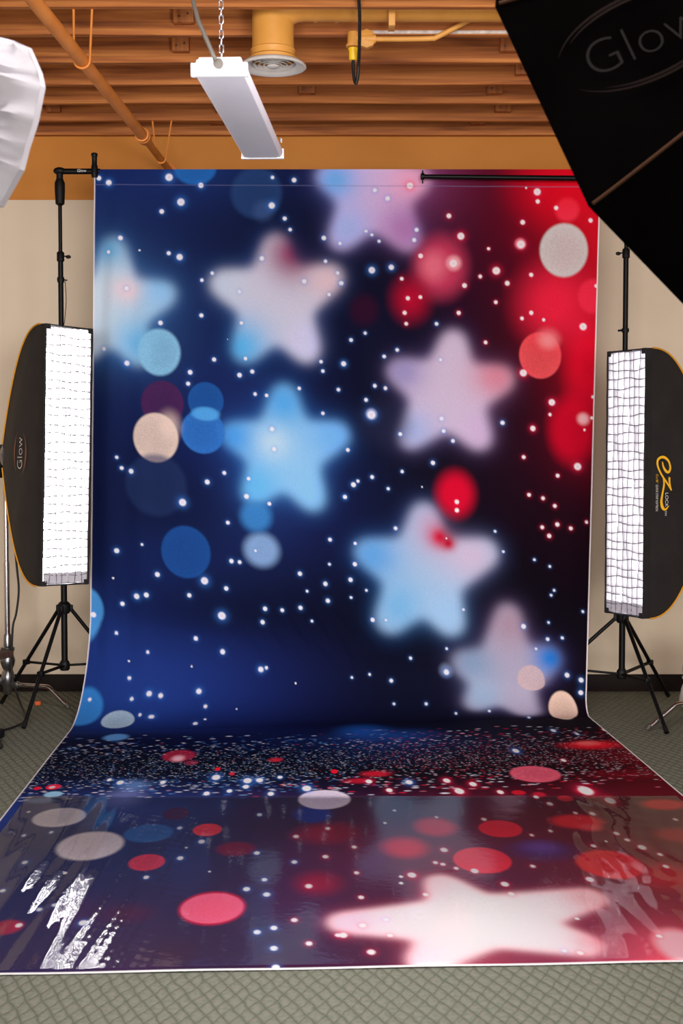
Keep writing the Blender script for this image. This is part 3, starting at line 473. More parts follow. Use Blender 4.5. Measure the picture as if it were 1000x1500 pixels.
def win(c,r,a,b,k):
    c0=max(0,int(c-a*k-1)); c1=min(NC,int(c+a*k+2)); r0=max(0,int(r-b*k-1)); r1=min(NR,int(r+b*k+2))
    if c1<=c0 or r1<=r0: return None
    rr,cc=np.mgrid[r0:r1,c0:c1]
    return (slice(r0,r1),slice(c0,c1)),np.sqrt(((cc-c)/a)**2+((rr-r)/b)**2)
def sstep(x): x=np.clip(x,0,1); return x*x*(3-2*x)
def disc(c,r,a,b,col,al,soft,speck=0.):
    q=win(c,r,a,b,1+soft)
    if q is None: return
    sl,d=q; mk=sstep((1+soft-d)/(2*soft))*al
    if soft<.2: mk*= .86+.14*np.clip(d,0,1)**3   # a bokeh disc is a touch denser at its rim
    tgt=lc(col)[None,None,:]*np.ones(d.shape+(1,),np.float32)
    if speck: tgt=tgt*(1+speck*rng.normal(size=d.shape)[...,None])
    P[sl]=np.clip(P[sl]*(1-mk[...,None])+tgt*mk[...,None],0,1)
def dot(c,r,a,b,bright=1.):
    q=win(c,r,a,b,3.2)
    if q is None: return
    sl,d=q
    loc=P[min(max(int(r),0),NR-1),min(max(int(c),0),NC-1)]
    red=loc[0]>loc[2]*1.3 or (loc[0]>loc[2]*1.05 and loc[1]<.25)
    if a>1.6:
        hc=lc((235,40,90)) if red else lc((70,138,226)); hw=(np.exp(-(d/1.55)**2)*(.58 if a>3.2 else .38))[...,None]
        P[sl]=P[sl]*(1-hw)+hc*hw
    core=lc((252,226,232)) if red else lc((226,226,244))
    mk=(sstep((1.22-d)/.5)*bright)[...,None]; P[sl]=P[sl]*(1-mk)+core*mk
    if a>4:
        q=win(c,r,a*.45,b*.45,1.4); sl,d=q; mk=(sstep((1.3-d)/.7)*.35)[...,None]; P[sl]=P[sl]*(1-mk)+lc((205,180,196))*mk
# glitter band where the print turns into a sparkling floor
g0,g1,g2,g3,g4=GLITTER_ROWS
for i in range(9000):
    r=rng.triangular(g0,g2+4,g4+26)
    far=(g2-r)/(g2-g0) if r<g2 else (r-g2)/(g4-g2)
    if rng.random()<max(0,far-.08)*1.12: continue
    if g4-12<r and rng.random()<.6: continue
    c=rng.uniform(0,NC); sz=.5+ (2.3*max(0,far-.12)**1.25)*rng.uniform(.5,1.5)
    t=c/NC
    k=rng.random()
    if far<.3: al=.45+.55*rng.random()**1.4
    else: al=.45+.5*rng.random()
    if k<.45: col=(225,225,242)
    elif rng.random()<sstep(np.array((t-.42+(.1 if r>g3 else 0))/.3)): col=(225,40,70) if k<.85 else (245,150,170)
    elif t<.75: col=(70,125,205) if k<.8 else (120,175,230)
    else: col=(215,50,80)
    if rng.random()<.03 and far<.7: col=(225,40,60)
    a=max(.62,sz*1.25*1.2); b=max(.5,sz*.62)
    q=win(c,r,a,b,1.6)
    if q is None: continue
    sl,d=q; mk=(sstep((1.45-d)/.9)*al*(.85 if col[0]>220 and col[1]>200 else .7))[...,None]; P[sl]=P[sl]*(1-mk)+lc(col)*mk
def gblur(A,s,ax):
    n=int(3*s)+1; k=np.exp(-.5*(np.arange(-n,n+1)/s)**2); k/=k.sum()
    return np.apply_along_axis(lambda v:np.convolve(v,k,'same'),ax,A)
for pts,sc,sr,base,tints in STARS:
    pc=int(3.2*sc)+4; pr=int(3.2*sr)+4
    xs=[p[0] for p in pts]; ys=[p[1] for p in pts]
    R0,R1_,C0,C1=int(min(ys))-pr,int(max(ys))+pr,int(min(xs))-pc,int(max(xs))+pc
    # five blunt tapering arms
    rr,cc=np.mgrid[R0:R1_,C0:C1]; mk=np.zeros(rr.shape,np.float32)
    cx_=sum(xs)/len(xs); cy_=sum(ys)/len(ys)
    Rn=sum(math.hypot((x-cx_)/sc,(y-cy_)/sr) for x,y in pts)/len(pts)
    for x,y in pts:
        for k in range(13):
            f=k/12; rad_=Rn*(.455-.265*f)*(.78 if cy_>R1+R2 else 1); f*=.81
            mk=np.maximum(mk,((((cc-cx_-(x-cx_)*f)/(sc*rad_))**2+((rr-cy_-(y-cy_)*f)/(sr*rad_))**2)<1).astype(np.float32))
    mk=gblur(gblur(mk,sc,1),sr,0)
    halo=np.clip(gblur(gblur(mk,sc*1.4,1),sr*1.4,0),0,1)
    rr,cc=np.mgrid[R0:R1_,C0:C1]
    col=np.ones(rr.shape+(3,),np.float32)*lc(base); gcol=np.ones(rr.shape+(3,),np.float32)*lc((44,104,182) if base[2]>base[0]+13 and base[1]>=base[0]-2 else (104,84,146))
    if cy_>R1+R2: gcol=np.ones(rr.shape+(3,),np.float32)*lc((196,60,96))
    for a,b,ra,rb,cl in tints:
        w=np.exp(-((cc-a)/(ra*1.0))**2-((rr-b)/(rb*1.0))**2)[...,None]; col=col*(1-w)+lc(cl)*w
        w2=(.25 if cy_>R1+R2 else 1.)*np.exp(-((cc-a)/(ra*1.3))**2-((rr-b)/(rb*1.3))**2)[...,None]; gcol=gcol*(1-.6*w2)+(lc(cl)**1.5)*w2*.6
    a0,a1,b0,b1=max(R0,0),min(R1_,NR),max(C0,0),min(C1,NC)
    s=(slice(a0,a1),slice(b0,b1)); t=(slice(a0-R0,a1-R0),slice(b0-C0,b1-C0))
    hw=(halo[t]*.75)[...,None]; P[s]=P[s]*(1-hw)+gcol[t]*hw
    w=sstep(np.clip(mk[t],0,1))[...,None]; P[s]=P[s]*(1-w)+col[t]*w
for f in BOKEH_FLOOR: disc(*f,speck=.05 if f[6]<.12 else 0)
for f in BOKEH: disc(*f,speck=.05 if f[6]<.12 else .02)
for f in BOKEH_OVER: disc(*f,speck=.05)
for f in DOTS: dot(*f)
# bare white cut edges
P[:,:1]=lc((232,224,228)); P[:,1:2]=P[:,1:2]*.4+.6*lc((232,224,228)); P[:,-2:]=lc((236,222,226)); P[-3:]=lc((240,214,222)); 
# stitched pole pocket
sr_=int(.095/ (2.85/570)); P[sr_]=P[sr_]*.55+lc((120,120,160))*.45
P=P**1.13*1.12; P[R1+R2:]*=1.25; P=np.clip(P,0,.9)  # floor rows brightened in colour to make up for light lost under the vinyl
# --- hang: soft drapes and creases of the cloth
u=np.linspace(0,1,NC)[None,:]*np.ones((NR,1)); X,Y,Z=S[...,0],S[...,1],S[...,2]
vert=np.clip((Z-.02)/.4,0,1)
leftw=np.exp(-((u)/.10)**2); 
dy=.016*leftw*np.sin(u*95+1.2*np.sin(Z*1.1))*np.clip((3.2-Z)/.5,0,1)
dy+=.006*np.sin(u*21+.6*np.sin(Z*1.7+.4))*np.sin(Z*.9+.5)
dy+=.004*np.sin(u*47+1.4*Z)*np.exp(-((u-.85)/.2)**2)
diag=(X*.8+Z*1.0)
low=np.exp(-((Z-.42)/.28)**2)*np.exp(-((u-.48)/.26)**2)
dy+=.0032*low*np.sin(diag*38+3*np.sin(X*2.1)); dy+=.0018*low*np.sin((X*1.1+Z*.7)*71+2*np.sin(X*3))
dy+=.002*np.sin(X*11.3+Z*7.1)*np.sin(Z*13.7-X*5.)
S[...,1]+=dy*vert*np.clip((3.21-Z)/.06,0,1)
flo=np.clip((7.0-Y)/.3,0,1)*(Z<.01)
S[...,2]+=.0035+flo*(.0012+.0010*np.sin(X*9+Y*2.3)*np.sin(Y*6.1))
me=bpy.data.meshes.new('backdrop'); n=NR*NC
idx=np.arange(n).reshape(NR,NC); q=np.stack([idx[:-1,:-1],idx[1:,:-1],idx[1:,1:],idx[:-1,1:]],-1).reshape(-1,4)
me.vertices.add(n); me.vertices.foreach_set('co',S.reshape(-1).astype(np.float32))
me.loops.add(q.size); me.loops.foreach_set('vertex_index',q.reshape(-1).astype(np.int32))
me.polygons.add(len(q)); me.polygons.foreach_set('loop_start',np.arange(0,q.size,4,dtype=np.int32))
me.polygons.foreach_set('use_smooth',np.ones(len(q),bool)); me.update(calc_edges=True)
ca=me.color_attributes.new('print','FLOAT_COLOR','POINT')
ca.data.foreach_set('color',np.concatenate([P.reshape(-1,3),np.ones((n,1),np.float32)],1).reshape(-1))
me.materials.append(M['print'])
bd=bpy.data.objects.new('photo_backdrop',me); COL.objects.link(bd)
tag(bd,'long cloth backdrop printed with blurred blue, white and red stars, sweeping onto the carpet','backdrop')

# clear vinyl sheet laid over the front of the backdrop
def vinyl_z(x,y):
    z=.0135
    e=np.exp(-((x+.98)/.36)**2)
    z+=.0016*e*np.sin(x*26+.5*np.sin(y*1.3)+.6)+.00062*e*np.sin(x*71-y*1.1+.8*np.sin(y*2.1))
    e2=np.exp(-((x-1.08)/.3)**2)
    z+=.0013*e2*np.sin(x*25+1.1*np.sin(y*2.4))+.0006*e2*np.sin(x*44+y*21+2*np.sin(y*7))*np.sin(y*19-x*23)+.0005*e2*np.sin(x*75+2.*np.sin(y*9))
    z+=.0011*np.sin(x*6.3+.4*y)*np.sin(y*1.3+.7)+.0005*np.sin(x*17.7+1.5*np.sin(y*1.1))
    z+=.00045*np.exp(-((x+.72)/.13)**2)*np.sin(x*120+y*43)*np.sin(y*57-x*62)
    return z
nx,ny=640,330
xx=np.linspace(0,1,nx)[None,:]*np.ones((ny,1)); ty=np.linspace(0,1,ny)[:,None]*np.ones((1,nx))
vy0=5.75; vy=vy0+(3.845+.047*(-1.3+2.9*xx)-vy0)*ty
vxl=-1.405+.041*(5.75-vy); vxr=1.50+.045*(5.75-vy); vx=vxl+(vxr-vxl)*xx
vz=np.maximum(vinyl_z(vx,vy),.0075)
mb=MB(); mb.v=list(map(tuple,np.stack([vx,vy,vz],-1).reshape(-1,3))); ii=np.arange(nx*ny).reshape(ny,nx)
mb.f=list(map(tuple,np.stack([ii[:-1,:-1],ii[1:,:-1],ii[1:,1:],ii[:-1,1:]],-1).reshape(-1,4)))
tag(mb.build('vinyl_sheet',M['vinyl'],smooth=180),'clear glossy vinyl sheet laid over the front of the star backdrop','plastic sheet')

# ------------------------------------------------------------------ backdrop stands
def stand(name,label,base,h,angs,R,hub,collar,group=None,rt=.0115,rb=.02,kn=1):
    t=thing(name,label,'light stand',(base[0],base[1],0),group=group)
    z1=hub+ (h-hub)*.42; z2=hub+(h-hub)*.815
    MB().tube([(0,0,collar-.03),(0,0,z1)],rb*.95).build('lower_tube',M['black'],t)
    MB().tube([(0,0,z1-.03),(0,0,z2)],rb*.78).build('middle_tube',M['black'],t)
    MB().tube([(0,0,z2-.03),(0,0,h)],rt).build('upper_tube',M['black'],t)
    for z,r in ((z1,rb*1.25),(z2,rb*1.1)):
        c=MB().lathe([(r*.8,-.03),(r,-.026),(r,.02),(r*.7,.028)],(0,0,z),20).build('clamp_collar',M['black_plastic'],t)
        MB().tube([(kn*r*.8,-.005,z),(kn*(r+.02),-.008,z)],.004,8).ball((kn*(r+.026),-.009,z-.004),.012,(1.3,.5,.9)).build('clamp_knob',M['black_plastic'],c)
    MB().lathe([(rb*1.5,-.035),(rb*1.9,-.02),(rb*1.9,.02),(rb*1.2,.035)],(0,0,hub),24).build('leg_hub',M['black_plastic'],t)
    MB().lathe([(rb*1.2,-.03),(rb*1.5,-.02),(rb*1.5,.015),(rb*1.05,.03)],(0,0,collar),24).build('brace_collar',M['black_plastic'],t)
    for a in angs:
        a=math.radians(a); d=Vector((math.cos(a),math.sin(a),0))
        top=d*(rb*1.8)+Vector((0,0,hub-.005)); ft=d*R+Vector((0,0,.014))
        lg=MB().tube([top,ft],.0115,10).build('leg',M['black'],t)
        MB().tube([ft+(top-ft)*.05,ft],[.0135,.014],10).build('rubber_foot',M['black_plastic'],lg)
        MB().bbox(tuple(top),(.03,.03,.04),.004,Matrix.Rotation(a,4,'Z')).build('leg_joint',M['black_plastic'],lg)
        mid=top+(ft-top)*.56; sd=Vector((-d.y,d.x,0))*.011
        bm_=MB()
        for s in (-1,1): bm_.tube([d*(rb*1.3)+Vector((0,0,collar))+sd*s,mid+sd*s],.0055,8)
        bm_.bbox(tuple(mid),(.034,.034,.03),.004,Matrix.Rotation(a,4,'Z')).build('brace',M['black'],t)
    return t
ls=stand('backdrop_stand','tall black backdrop stand behind the lit strip softbox at left, holding the crossbar',(-1.645,7.66),3.165,(255,152,22),.5,.63,.285)
# head of the left stand: socket, side arm and upright handle
MB().lathe([(.012,-.03),(.026,-.02),(.03,.06),(.03,.1),(.02,.125)],(0,0,3.02),20).build('top_socket',M['black_plastic'],ls)
MB().ball((0,0,3.19),.03,(1.25,1,.75)).tube([(0,0,3.14),(0,0,3.19)],.02).build('swivel_cap',M['black_plastic'],ls)
am=MB().tube([(0,0,3.188),(.235,0,3.188)],.017,16).build('side_arm',M['black'],ls)
V,F=letters('Glow',.024)
MB().add([(x+.105,-.0185,y+3.181) for x,y in V],F).build('printed_mark',M['logo_white'],am,smooth=0)
MB().lathe([(.017,3.15),(.019,3.16),(.019,3.215),(.015,3.222),(.0155,3.27),(.019,3.275),(.019,3.285),(.015,3.29)],(.207,-.018,0),16).build('lock_handle',M['black_plastic'],ls)
MB().lathe([(.02,-.015),(.022,0),(.02,.015)],(0,0,2.56),16).tube([(.015,-.01,2.56),(.04,-.014,2.555)],.004,8).build('wire_clip',M['black_plastic'],ls)
MB().tube(smooth_path([(.028,-.014,2.552),(.034,-.016,2.44),(.024,-.018,2.32),(.018,-.02,2.29)],5),.0022,8).ball((.02,-.02,2.275),.011,(.8,.8,1.2),10).build('safety_cord',M['black_cable'],ls)
cb=MB().tube([(-1.40,7.668,3.18),(1.60,7.668,3.185)],.0115,14).build('backdrop_crossbar',M['black'])
tag(cb,'thin black crossbar running through the top pocket of the backdrop','crossbar')
rs=stand('backdrop_stand','tall black backdrop stand behind the grid strip softbox at right, with a long side boom',(1.665,7.655),3.2,(-79,50,170),.62,.575,.235,kn=-1)
MB().tube([(0,-.085,3.128),(-.32,-.085,3.13),(-1.19,-.085,3.14)],[.016,.0155,.0125],16).tube([(0,0,3.128),(0,-.09,3.128)],.014).build('side_boom',M['black'],rs)
MB().lathe([(.012,0),(.02,.003),(.02,.02),(.012,.024)],(-1.185,-.085,3.14),16,Matrix.Rotation(-PI/2,4,'Y')).tube([(-1.197,-.085,3.10),(-1.197,-.085,3.175)],.004,8).build('boom_end_cap',M['black_plastic'],rs)
MB().lathe([(.02,-.012),(.023,0),(.02,.012)],(0,0,2.265),16).tube([(-.015,-.01,2.265),(-.045,-.012,2.262)],.006,8).build('wire_clip',M['black_plastic'],rs)

# ------------------------------------------------------------------ strip softboxes with fabric grid
def strip_softbox(label,loc,yaw,roll,glow,side,w=.305,h=1.42,dep=.5,ring=.07,seed=1):
    rd=random.Random(seed)
    t=thing('strip_softbox',label,'softbox',loc,(0,roll,yaw))
    w2,h2=w/2,h/2
    hx=lambda s:ring+(w2-ring)*(1-s**1.3); hz=lambda s:ring+(h2-ring)*(1-s**2.3)
    # lit lip faces local -y, shell runs back along +y
    def side_pt(sg,s,k,off=0.):
        bulge=.012*math.sin(PI*s)*(1-k*k)
        return Vector((sg*(hx(s)+bulge+off),dep*s,k*hz(s)))
    def end_pt(sg,s,k,off=0.):
        return Vector((k*hx(s),dep*s,sg*(hz(s)+off)))
    mb=MB(); ns,nk=28,16
    for fn in (side_pt,end_pt):
        for sg in (-1,1):
            V=[];F=[]
            for i in range(ns+1):
                for j in range(nk+1):
                    p=fn(sg,i/ns,-1+2*j/nk)
                    n_=.0035*math.sin(9*p.z+14*p.y+seed)*math.sin(PI*i/ns)*(1-abs(-1+2*j/nk)**4)
                    V.append((p.x+(sg*n_ if fn is side_pt else 0),p.y,p.z))
            for i in range(ns):
                for j in range(nk):
                    a=i*(nk+1)+j; F.append((a,a+1,a+nk+2,a+nk+1))
            mb.add(V,F)
    shell=mb.build('shell',M['shell'],t,smooth=60)
    for sx in (-1,1):
        for sz in (-1,1):
            MB().tube([(sx*(hx(i/30)+.002),dep*i/30,sz*(hz(i/30)+.002)) for i in range(31)],.0045,8).build('piping',M['gold'],t)
    # lip: a soft black band around the opening
    lp=MB(); n=24; d0=.045
    loop=[]
    for i in range(n): loop.append((-w2+w*i/n,-h2))
    for i in range(n*2): loop.append((w2,-h2+h*i/(2*n)))
    for i in range(n): loop.append((w2-w*i/n,h2))
    for i in range(n*2): loop.append((-w2,h2-h*i/(2*n)))
    V=[];F=[];m_=len(loop)
    for x,z in loop:
        wob=.003*math.sin(z*17+x*30+seed)
        onx=abs(abs(x)-w2)<1e-6; onz=abs(abs(z)-h2)<1e-6; ix=x-math.copysign(.006,x) if onx else x; iz=z-math.copysign(.006,z) if onz else z
        V+=[(x*1.01,0,z*1.002),(x*1.01+abs(wob)*(1 if x>0 else -1)*onx,-d0,z),(ix,-d0-.001,iz),(ix,0.003,iz)]
    for i in range(m_):
        j=(i+1)%m_
        for k in range(3): F.append((i*4+k,j*4+k,j*4+k+1,i*4+k+1))
    lp.add(V,F).build('lip',M['lip'],t,smooth=50)
    for sx in (-1,1):
        for sz in (-1,1):
            MB().bbox((sx*(w2-.016),-d0-.001,sz*(h2-.014)),(.032,.004,.03),.0015).build('corner_tab',M['lip'],t)
    MB().add([(-w2*.98,.004,-h2*.99),(w2*.98,.004,-h2*.99),(w2*.98,.004,h2*.99),(-w2*.98,.004,h2*.99)],[(0,1,2,3)]).build('diffuser',glow,t,smooth=0)
    # fabric egg-crate grid, slack and a little crumpled
    g=MB(); nxx,nzz=7,29; y0,y1=-.044,-.003
    gx=lambda i,z:(-w2*.945+2*w2*.945*i/nxx)+(.0045*math.sin(i*1.7+z*5.3+seed)+.0025*math.sin(z*23+i*3))*(1 if 0<i<nxx else .35)
    gz=lambda j,x:(-h2*.985+2*h2*.985*j/nzz)+(.005*math.sin(j*2.3+x*16+seed)+.003*math.sin(x*40+j))*(1 if 0<j<nzz else .3)
    def ribbon(P):
        V=[];F=[]
        for (x,z,px,pz) in P:
            th=.002
            for y in (y0,y1):
                V+=[(x-px*th,y,z-pz*th),(x+px*th,y,z+pz*th)]
        for i in range(len(P)-1):
            a=i*4;b=a+4
            F.extend([(a,b,b+2,a+2),(a+1,a+3,b+3,b+1),(a,a+1,b+1,b),(a+2,b+2,b+3,a+3)])
        g.add(V,F)
    for i in range(nxx+1): ribbon([(gx(i,z),z,1,0) for z in [ -h2*.985+2*h2*.985*k/60 for k in range(61)]])
    for j in range(nzz+1): ribbon([(x,gz(j,x),0,1) for x in [ -w2*.945+2*w2*.945*k/21 for k in range(22)]])
    g.build('fabric_grid',M['grid'],t,smooth=0)
    # crumpled flap of silver cloth along the lower edge
    fl=MB();V=[];F=[];na,nb=20,6
    for i in range(na+1):
        for j in range(nb+1):
            x=-w2*.93+2*w2*.93*i/na; z=-h2+.012+.06*j/nb
            V.append((x,-.04-.012*abs(noise.noise((x*34,z*40,seed))),z+.006*noise.noise((x*20,seed,z*30))))
    for i in range(na):
        for j in range(nb): a=i*(nb+1)+j; F.append((a,a+nb+1,a+nb+2,a+1))
    fl.add(V,F).build('hem_flap',M['flap'],t,smooth=25)
    MB().lathe([(.062,0),(.082,.004),(.082,.03),(.066,.034)],(0,dep-.01,0),32,Matrix.Rotation(-PI/2,4,'X')).build('speed_ring',M['steel'],t)
    hd=MB().lathe([(.05,.03),(.064,.04),(.066,.05),(.066,.27),(.058,.285),(.03,.29)],(0,dep-.01,0),32,Matrix.Rotation(-PI/2,4,'X')).build('strobe_head',M['black_plastic'],t)
    MB().bbox((0,dep+.17,-.095),(.04,.06,.07),.006).tube([(-.05,dep+.17,-.09),(.05,dep+.17,-.09)],.008,10).build('tilt_bracket',M['black_plastic'],hd)
    return t,side_pt,shell
lsb,sp,shell=strip_softbox('glowing strip softbox left of the backdrop, its dark side printed with a small ringed logo',(-1.534,7.15,1.53),math.radians(46),math.radians(1.8),M['strip_glow'],-1,seed=2)
def on_side(sp,sg,V,s0,z0,scale_s,dirn,off=.003,h2=.71,ring=.07,dep=.5):
    """flat drawing (a along, b up) wrapped on the shell's side panel"""
    out=[]
    for a,b in V:
        s=s0+b/dep; z=z0+dirn*a
        hzz=ring+(h2-ring)*(1-max(0,min(1,s))**2.3)
        out.append(sp(sg,s,z/hzz,off))
    return out
def ring_arc(rx,ry,a0,a1,w0,n=24):
    V=[];F=[]
    for i in range(n+1):
        a=math.radians(a0+(a1-a0)*i/n); k=w0*math.sin(PI*i/n)+.0006
        V+=[(rx*math.cos(a),ry*math.sin(a)),((rx-k)*math.cos(a),(ry-k)*math.sin(a))]
    for i in range(n): F.append((2*i,2*i+1,2*i+3,2*i+2))
    return V,F
V,F=letters('Glow',.082,.0014); cx=(max(v[0] for v in V)+min(v[0] for v in V))/2
MB().add(on_side(sp,-1,[(x-cx,(y-.028)*1.15) for x,y in V],.42,.012,1,1),F).build('logo_lettering',M['logo_white'],shell,smooth=0)
lg=MB()
for a0,a1,q in ((20,150,1),(195,335,1),(35,120,.9),(215,300,.9)):
    V,F=ring_arc(.125*q,.082*q,a0,a1,.006); lg.add(on_side(sp,-1,V,.42,.012,1,1),F)
lg.build('logo_ring',M['logo_brown'],shell,smooth=0)
rsb,sp,shell=strip_softbox('strip softbox right of the backdrop, crumpled fabric grid, yellow lettering on its black side',(1.553,6.95,1.385),math.radians(-61),0,M['strip_glow_low'],1,seed=5)
def brush(pts,wid):
    P_=smooth_path([(x,y,0) for x,y in pts],8); n=len(P_); V=[];F=[]
    for i,p in enumerate(P_):
        t=(P_[min(i+1,n-1)]-P_[max(i-1,0)]).normalized(); nn=Vector((-t.y,t.x,0))
        f=i/(n-1)*(len(wid)-1); k=int(min(f,len(wid)-2)); w=wid[k]+(wid[k+1]-wid[k])*(f-k)
        V+=[(p+nn*w/2)[:2],(p-nn*w/2)[:2]]
    for i in range(n-1): F.append((2*i,2*i+1,2*i+3,2*i+2))
    return V,F
KX=.1/12.5/26*1.05; KZ=6.95/1900/12.5
def logo_xy(x,y): return ((y-660)*KZ, (x-400)*KX*1.55)
S0,Z0=.17,-.0
yl=MB()
for pts,wd in (([(380,265),(398,360),(440,440),(475,450),(500,380),(480,270),(430,200),(370,180),(315,230),(312,330),(350,450),(400,555),(460,660),(522,785)],[14,26,40,44,30,26,36,50,40,26,24,24,26,26,18]),
 ([(488,545),(490,620),(500,700),(522,785)],[30,26,24,16]),([(400,555),(408,680),(385,850),(372,980),(390,1090),(430,1130),(488,1062)],[20,26,26,34,44,38,8])):
    V,F=brush(pts,wd); yl.add(on_side(sp,1,[logo_xy(x,y) for x,y in V],S0,Z0,1,-1),F)
yl.build('logo_swash',M['logo_yellow'],shell,smooth=0)
V,F=letters('LOCK',.034); MB().add(on_side(sp,1,[(logo_xy(0,820)[0]+x*.85,logo_xy(430,0)[1]+y*.95) for x,y in V],S0,Z0,1,-1),F).build('logo_lettering',M['logo_white'],shell,smooth=0)
V,F=letters('12 x 56"',.036); wq=max(v[0] for v in V); MB().add(on_side(sp,1,[(logo_xy(0,480)[0]+x*(165*KZ/wq),logo_xy(292,0)[1]+y*.62) for x,y in V],S0,Z0,1,-1),F).build('size_lettering',M['logo_yellow'],shell,smooth=0)
V,F=letters('QUICK STRIP SOFTBOX',.036); wq=max(v[0] for v in V); MB().add(on_side(sp,1,[(logo_xy(0,672)[0]+x*(485*KZ/wq),logo_xy(292,0)[1]+y*.62) for x,y in V],S0,Z0,1,-1),F).build('subtitle_lettering',M['logo_white'],shell,smooth=0)
V,F=letters('TM',.02); MB().add(on_side(sp,1,[(logo_xy(0,1150)[0]+x,logo_xy(425,0)[1]+y) for x,y in V],S0,Z0,1,-1),F).build('trademark_lettering',M['logo_white'],shell,smooth=0)

# chrome turtle-base stands that carry the strip softboxes
def chrome_stand(label,base,h,legs,armto):
    t=thing('chrome_stand',label,'light stand',(base[0],base[1],0))
    MB().tube([(0,0,.1),(0,0,h*.6)],.0175,16).build('column',M['chrome'],t)
    MB().tube([(0,0,h*.58),(0,0,h)],.0145,16).build('riser',M['chrome'],t)
    MB().lathe([(.018,.03),(.026,.045),(.028,.075),(.036,.09),(.04,.13),(.036,.165),(.026,.18),(.036,.2),(.047,.235),(.036,.27),(.03,.285),(.042,.3),(.042,.318),(.024,.325),(.022,.39),(.0185,.4)],(0,0,.045),24).build('base_casting',M['steel'],t)
    for a,R,z in legs:
        a=math.radians(a); d=Vector((math.cos(a),math.sin(a),0)); zz=Vector((0,0,1))
        P_=[d*.03+zz*z,d*(R*.62)+zz*z]+[d*(R*.62)+d*.05*math.sin(q)+zz*(z-.05*(1-math.cos(q))) for q in (.25,.5,.75,.95)]+[d*R+zz*.012]
        lg=MB().tube(P_,.0125,12).build('leg',M['chrome'],t)
        MB().tube([d*(R-.02)+zz*(.012+.02*1.2),d*R+zz*.012],.0145,12).build('foot_tip',M['grey_cable'],lg)
        MB().bbox(tuple(d*.05+zz*z),(.05,.035,.04),.008,Matrix.Rotation(a,4,'Z')).build('leg_socket',M['steel'],lg)
    c=MB().bbox((0,0,h-.01),(.05,.05,.06),.01).ball((0,0,h+.02),.026).build('grip_head',M['steel'],t)
    av=Vector(armto)-Vector((base[0],base[1],0))
    MB().tube([Vector((0,0,h-.01)),av],.008,10).build('grip_arm',M['chrome'],t)
    return t
chrome_stand('chrome light stand at the left frame edge beside the black tripod legs',(-2.035,7.86),1.47,[(-16,.41,.135),(104,.36,.19),(215,.4,.16)],(-2.02,7.625,1.435))
chrome_stand('chrome light stand at the right frame edge, only its bent leg showing',(2.2,7.25),1.33,[(192,.515,.15),(40,.45,.19),(312,.45,.17)],(2.09,7.34,1.285))

# ------------------------------------------------------------------ hanging shop light
sl=thing('hanging_light','white wraparound shop light hanging by chain and grey cable below the joists','ceiling light',(-.316,4.27,2.625))
ang=math.atan2(.048,1.22); sl.rotation_euler=(math.radians(1.9),0,-ang)   # it hangs almost straight away from the camera
LN=1.22
prof=[(-.071,.034),(-.075,.024),(-.074,.012),(-.066,.002),(-.05,-.001),(.05,-.001),(.066,.002),(.074,.012),(.075,.024),(.071,.034)]
V=[];F=[]
for i in range(2):
    for x,z in prof: V.append((x,(-1+2*i)*(LN/2-.012),z))
k=len(prof)
for j in range(k-1): F.append((j,j+1,k+j+1,k+j))
MB().add(V,F).build('lens_cover',M['lens'],sl)
MB().bbox((0,0,.042),(.12,LN-.03,.02),.004).build('channel_housing',M['white_enamel'],sl)
for s in (-1,1):
    V=[];F=[]
    shp=[(-.079,-.004),(.079,-.004),(.079,.032),(.065,.032),(.062,.041),(-.062,.041),(-.065,.032),(-.079,.032)]
    for y in (s*(LN/2-.016),s*(LN/2)):
        for x,z in shp: V.append((x,y,z))
    F=[tuple(range(8)),tuple(range(15,7,-1))]+[(j,8+j,8+(j+1)%8,(j+1)%8) for j in range(8)]
    MB().add(V,F).build('end_cap',M['white_enamel'],sl,smooth=20)
MB().tube(smooth_path([(-.005,-LN/2-.004,.025),(-.012,-LN/2-.03,.045),(-.04,-LN/2-.02,.11),(-.062,-LN/2+.0,.165),(-.078,-LN/2+.05,.27),(-.06,-LN/2+.2,.6),(-.03,-LN/2+.3,.97)],6),.0062,10).lathe([(.008,0),(.014,.002),(.014,.01),(.008,.012)],(0,-LN/2-.012,.025),16,Matrix.Rotation(PI/2,4,'X')).build('power_cable',M['grey_cable'],sl)
def chain(p0,p1,n):
    mb=MB(); p0=Vector(p0);p1=Vector(p1); d=(p1-p0)/n
    for i in range(n):
        c=p0+d*(i+.5); e=Vector((1,0,0)) if i%2 else Vector((0,1,0)); t=d.normalized(); ll=d.length*.62
        pts=[c+e*.0055*math.cos(a)+t*(.0055*math.sin(a)+math.copysign(ll-.0055,math.sin(a))) for a in [2*PI*(k+.5)/12 for k in range(12)]]
        mb.tube(pts,.0016,6,closed=True)
    return mb
chain((.004,-LN/2+.02,.046),(.004,-LN/2+.03,.96),46).build('hanging_chain',M['steel'],sl)
MB().tube(arc((.07,LN/2-.02,.055),.012,0,PI,8,(0,1,0),(0,0,1)),.003,8).build('end_hook',M['white_enamel'],sl)

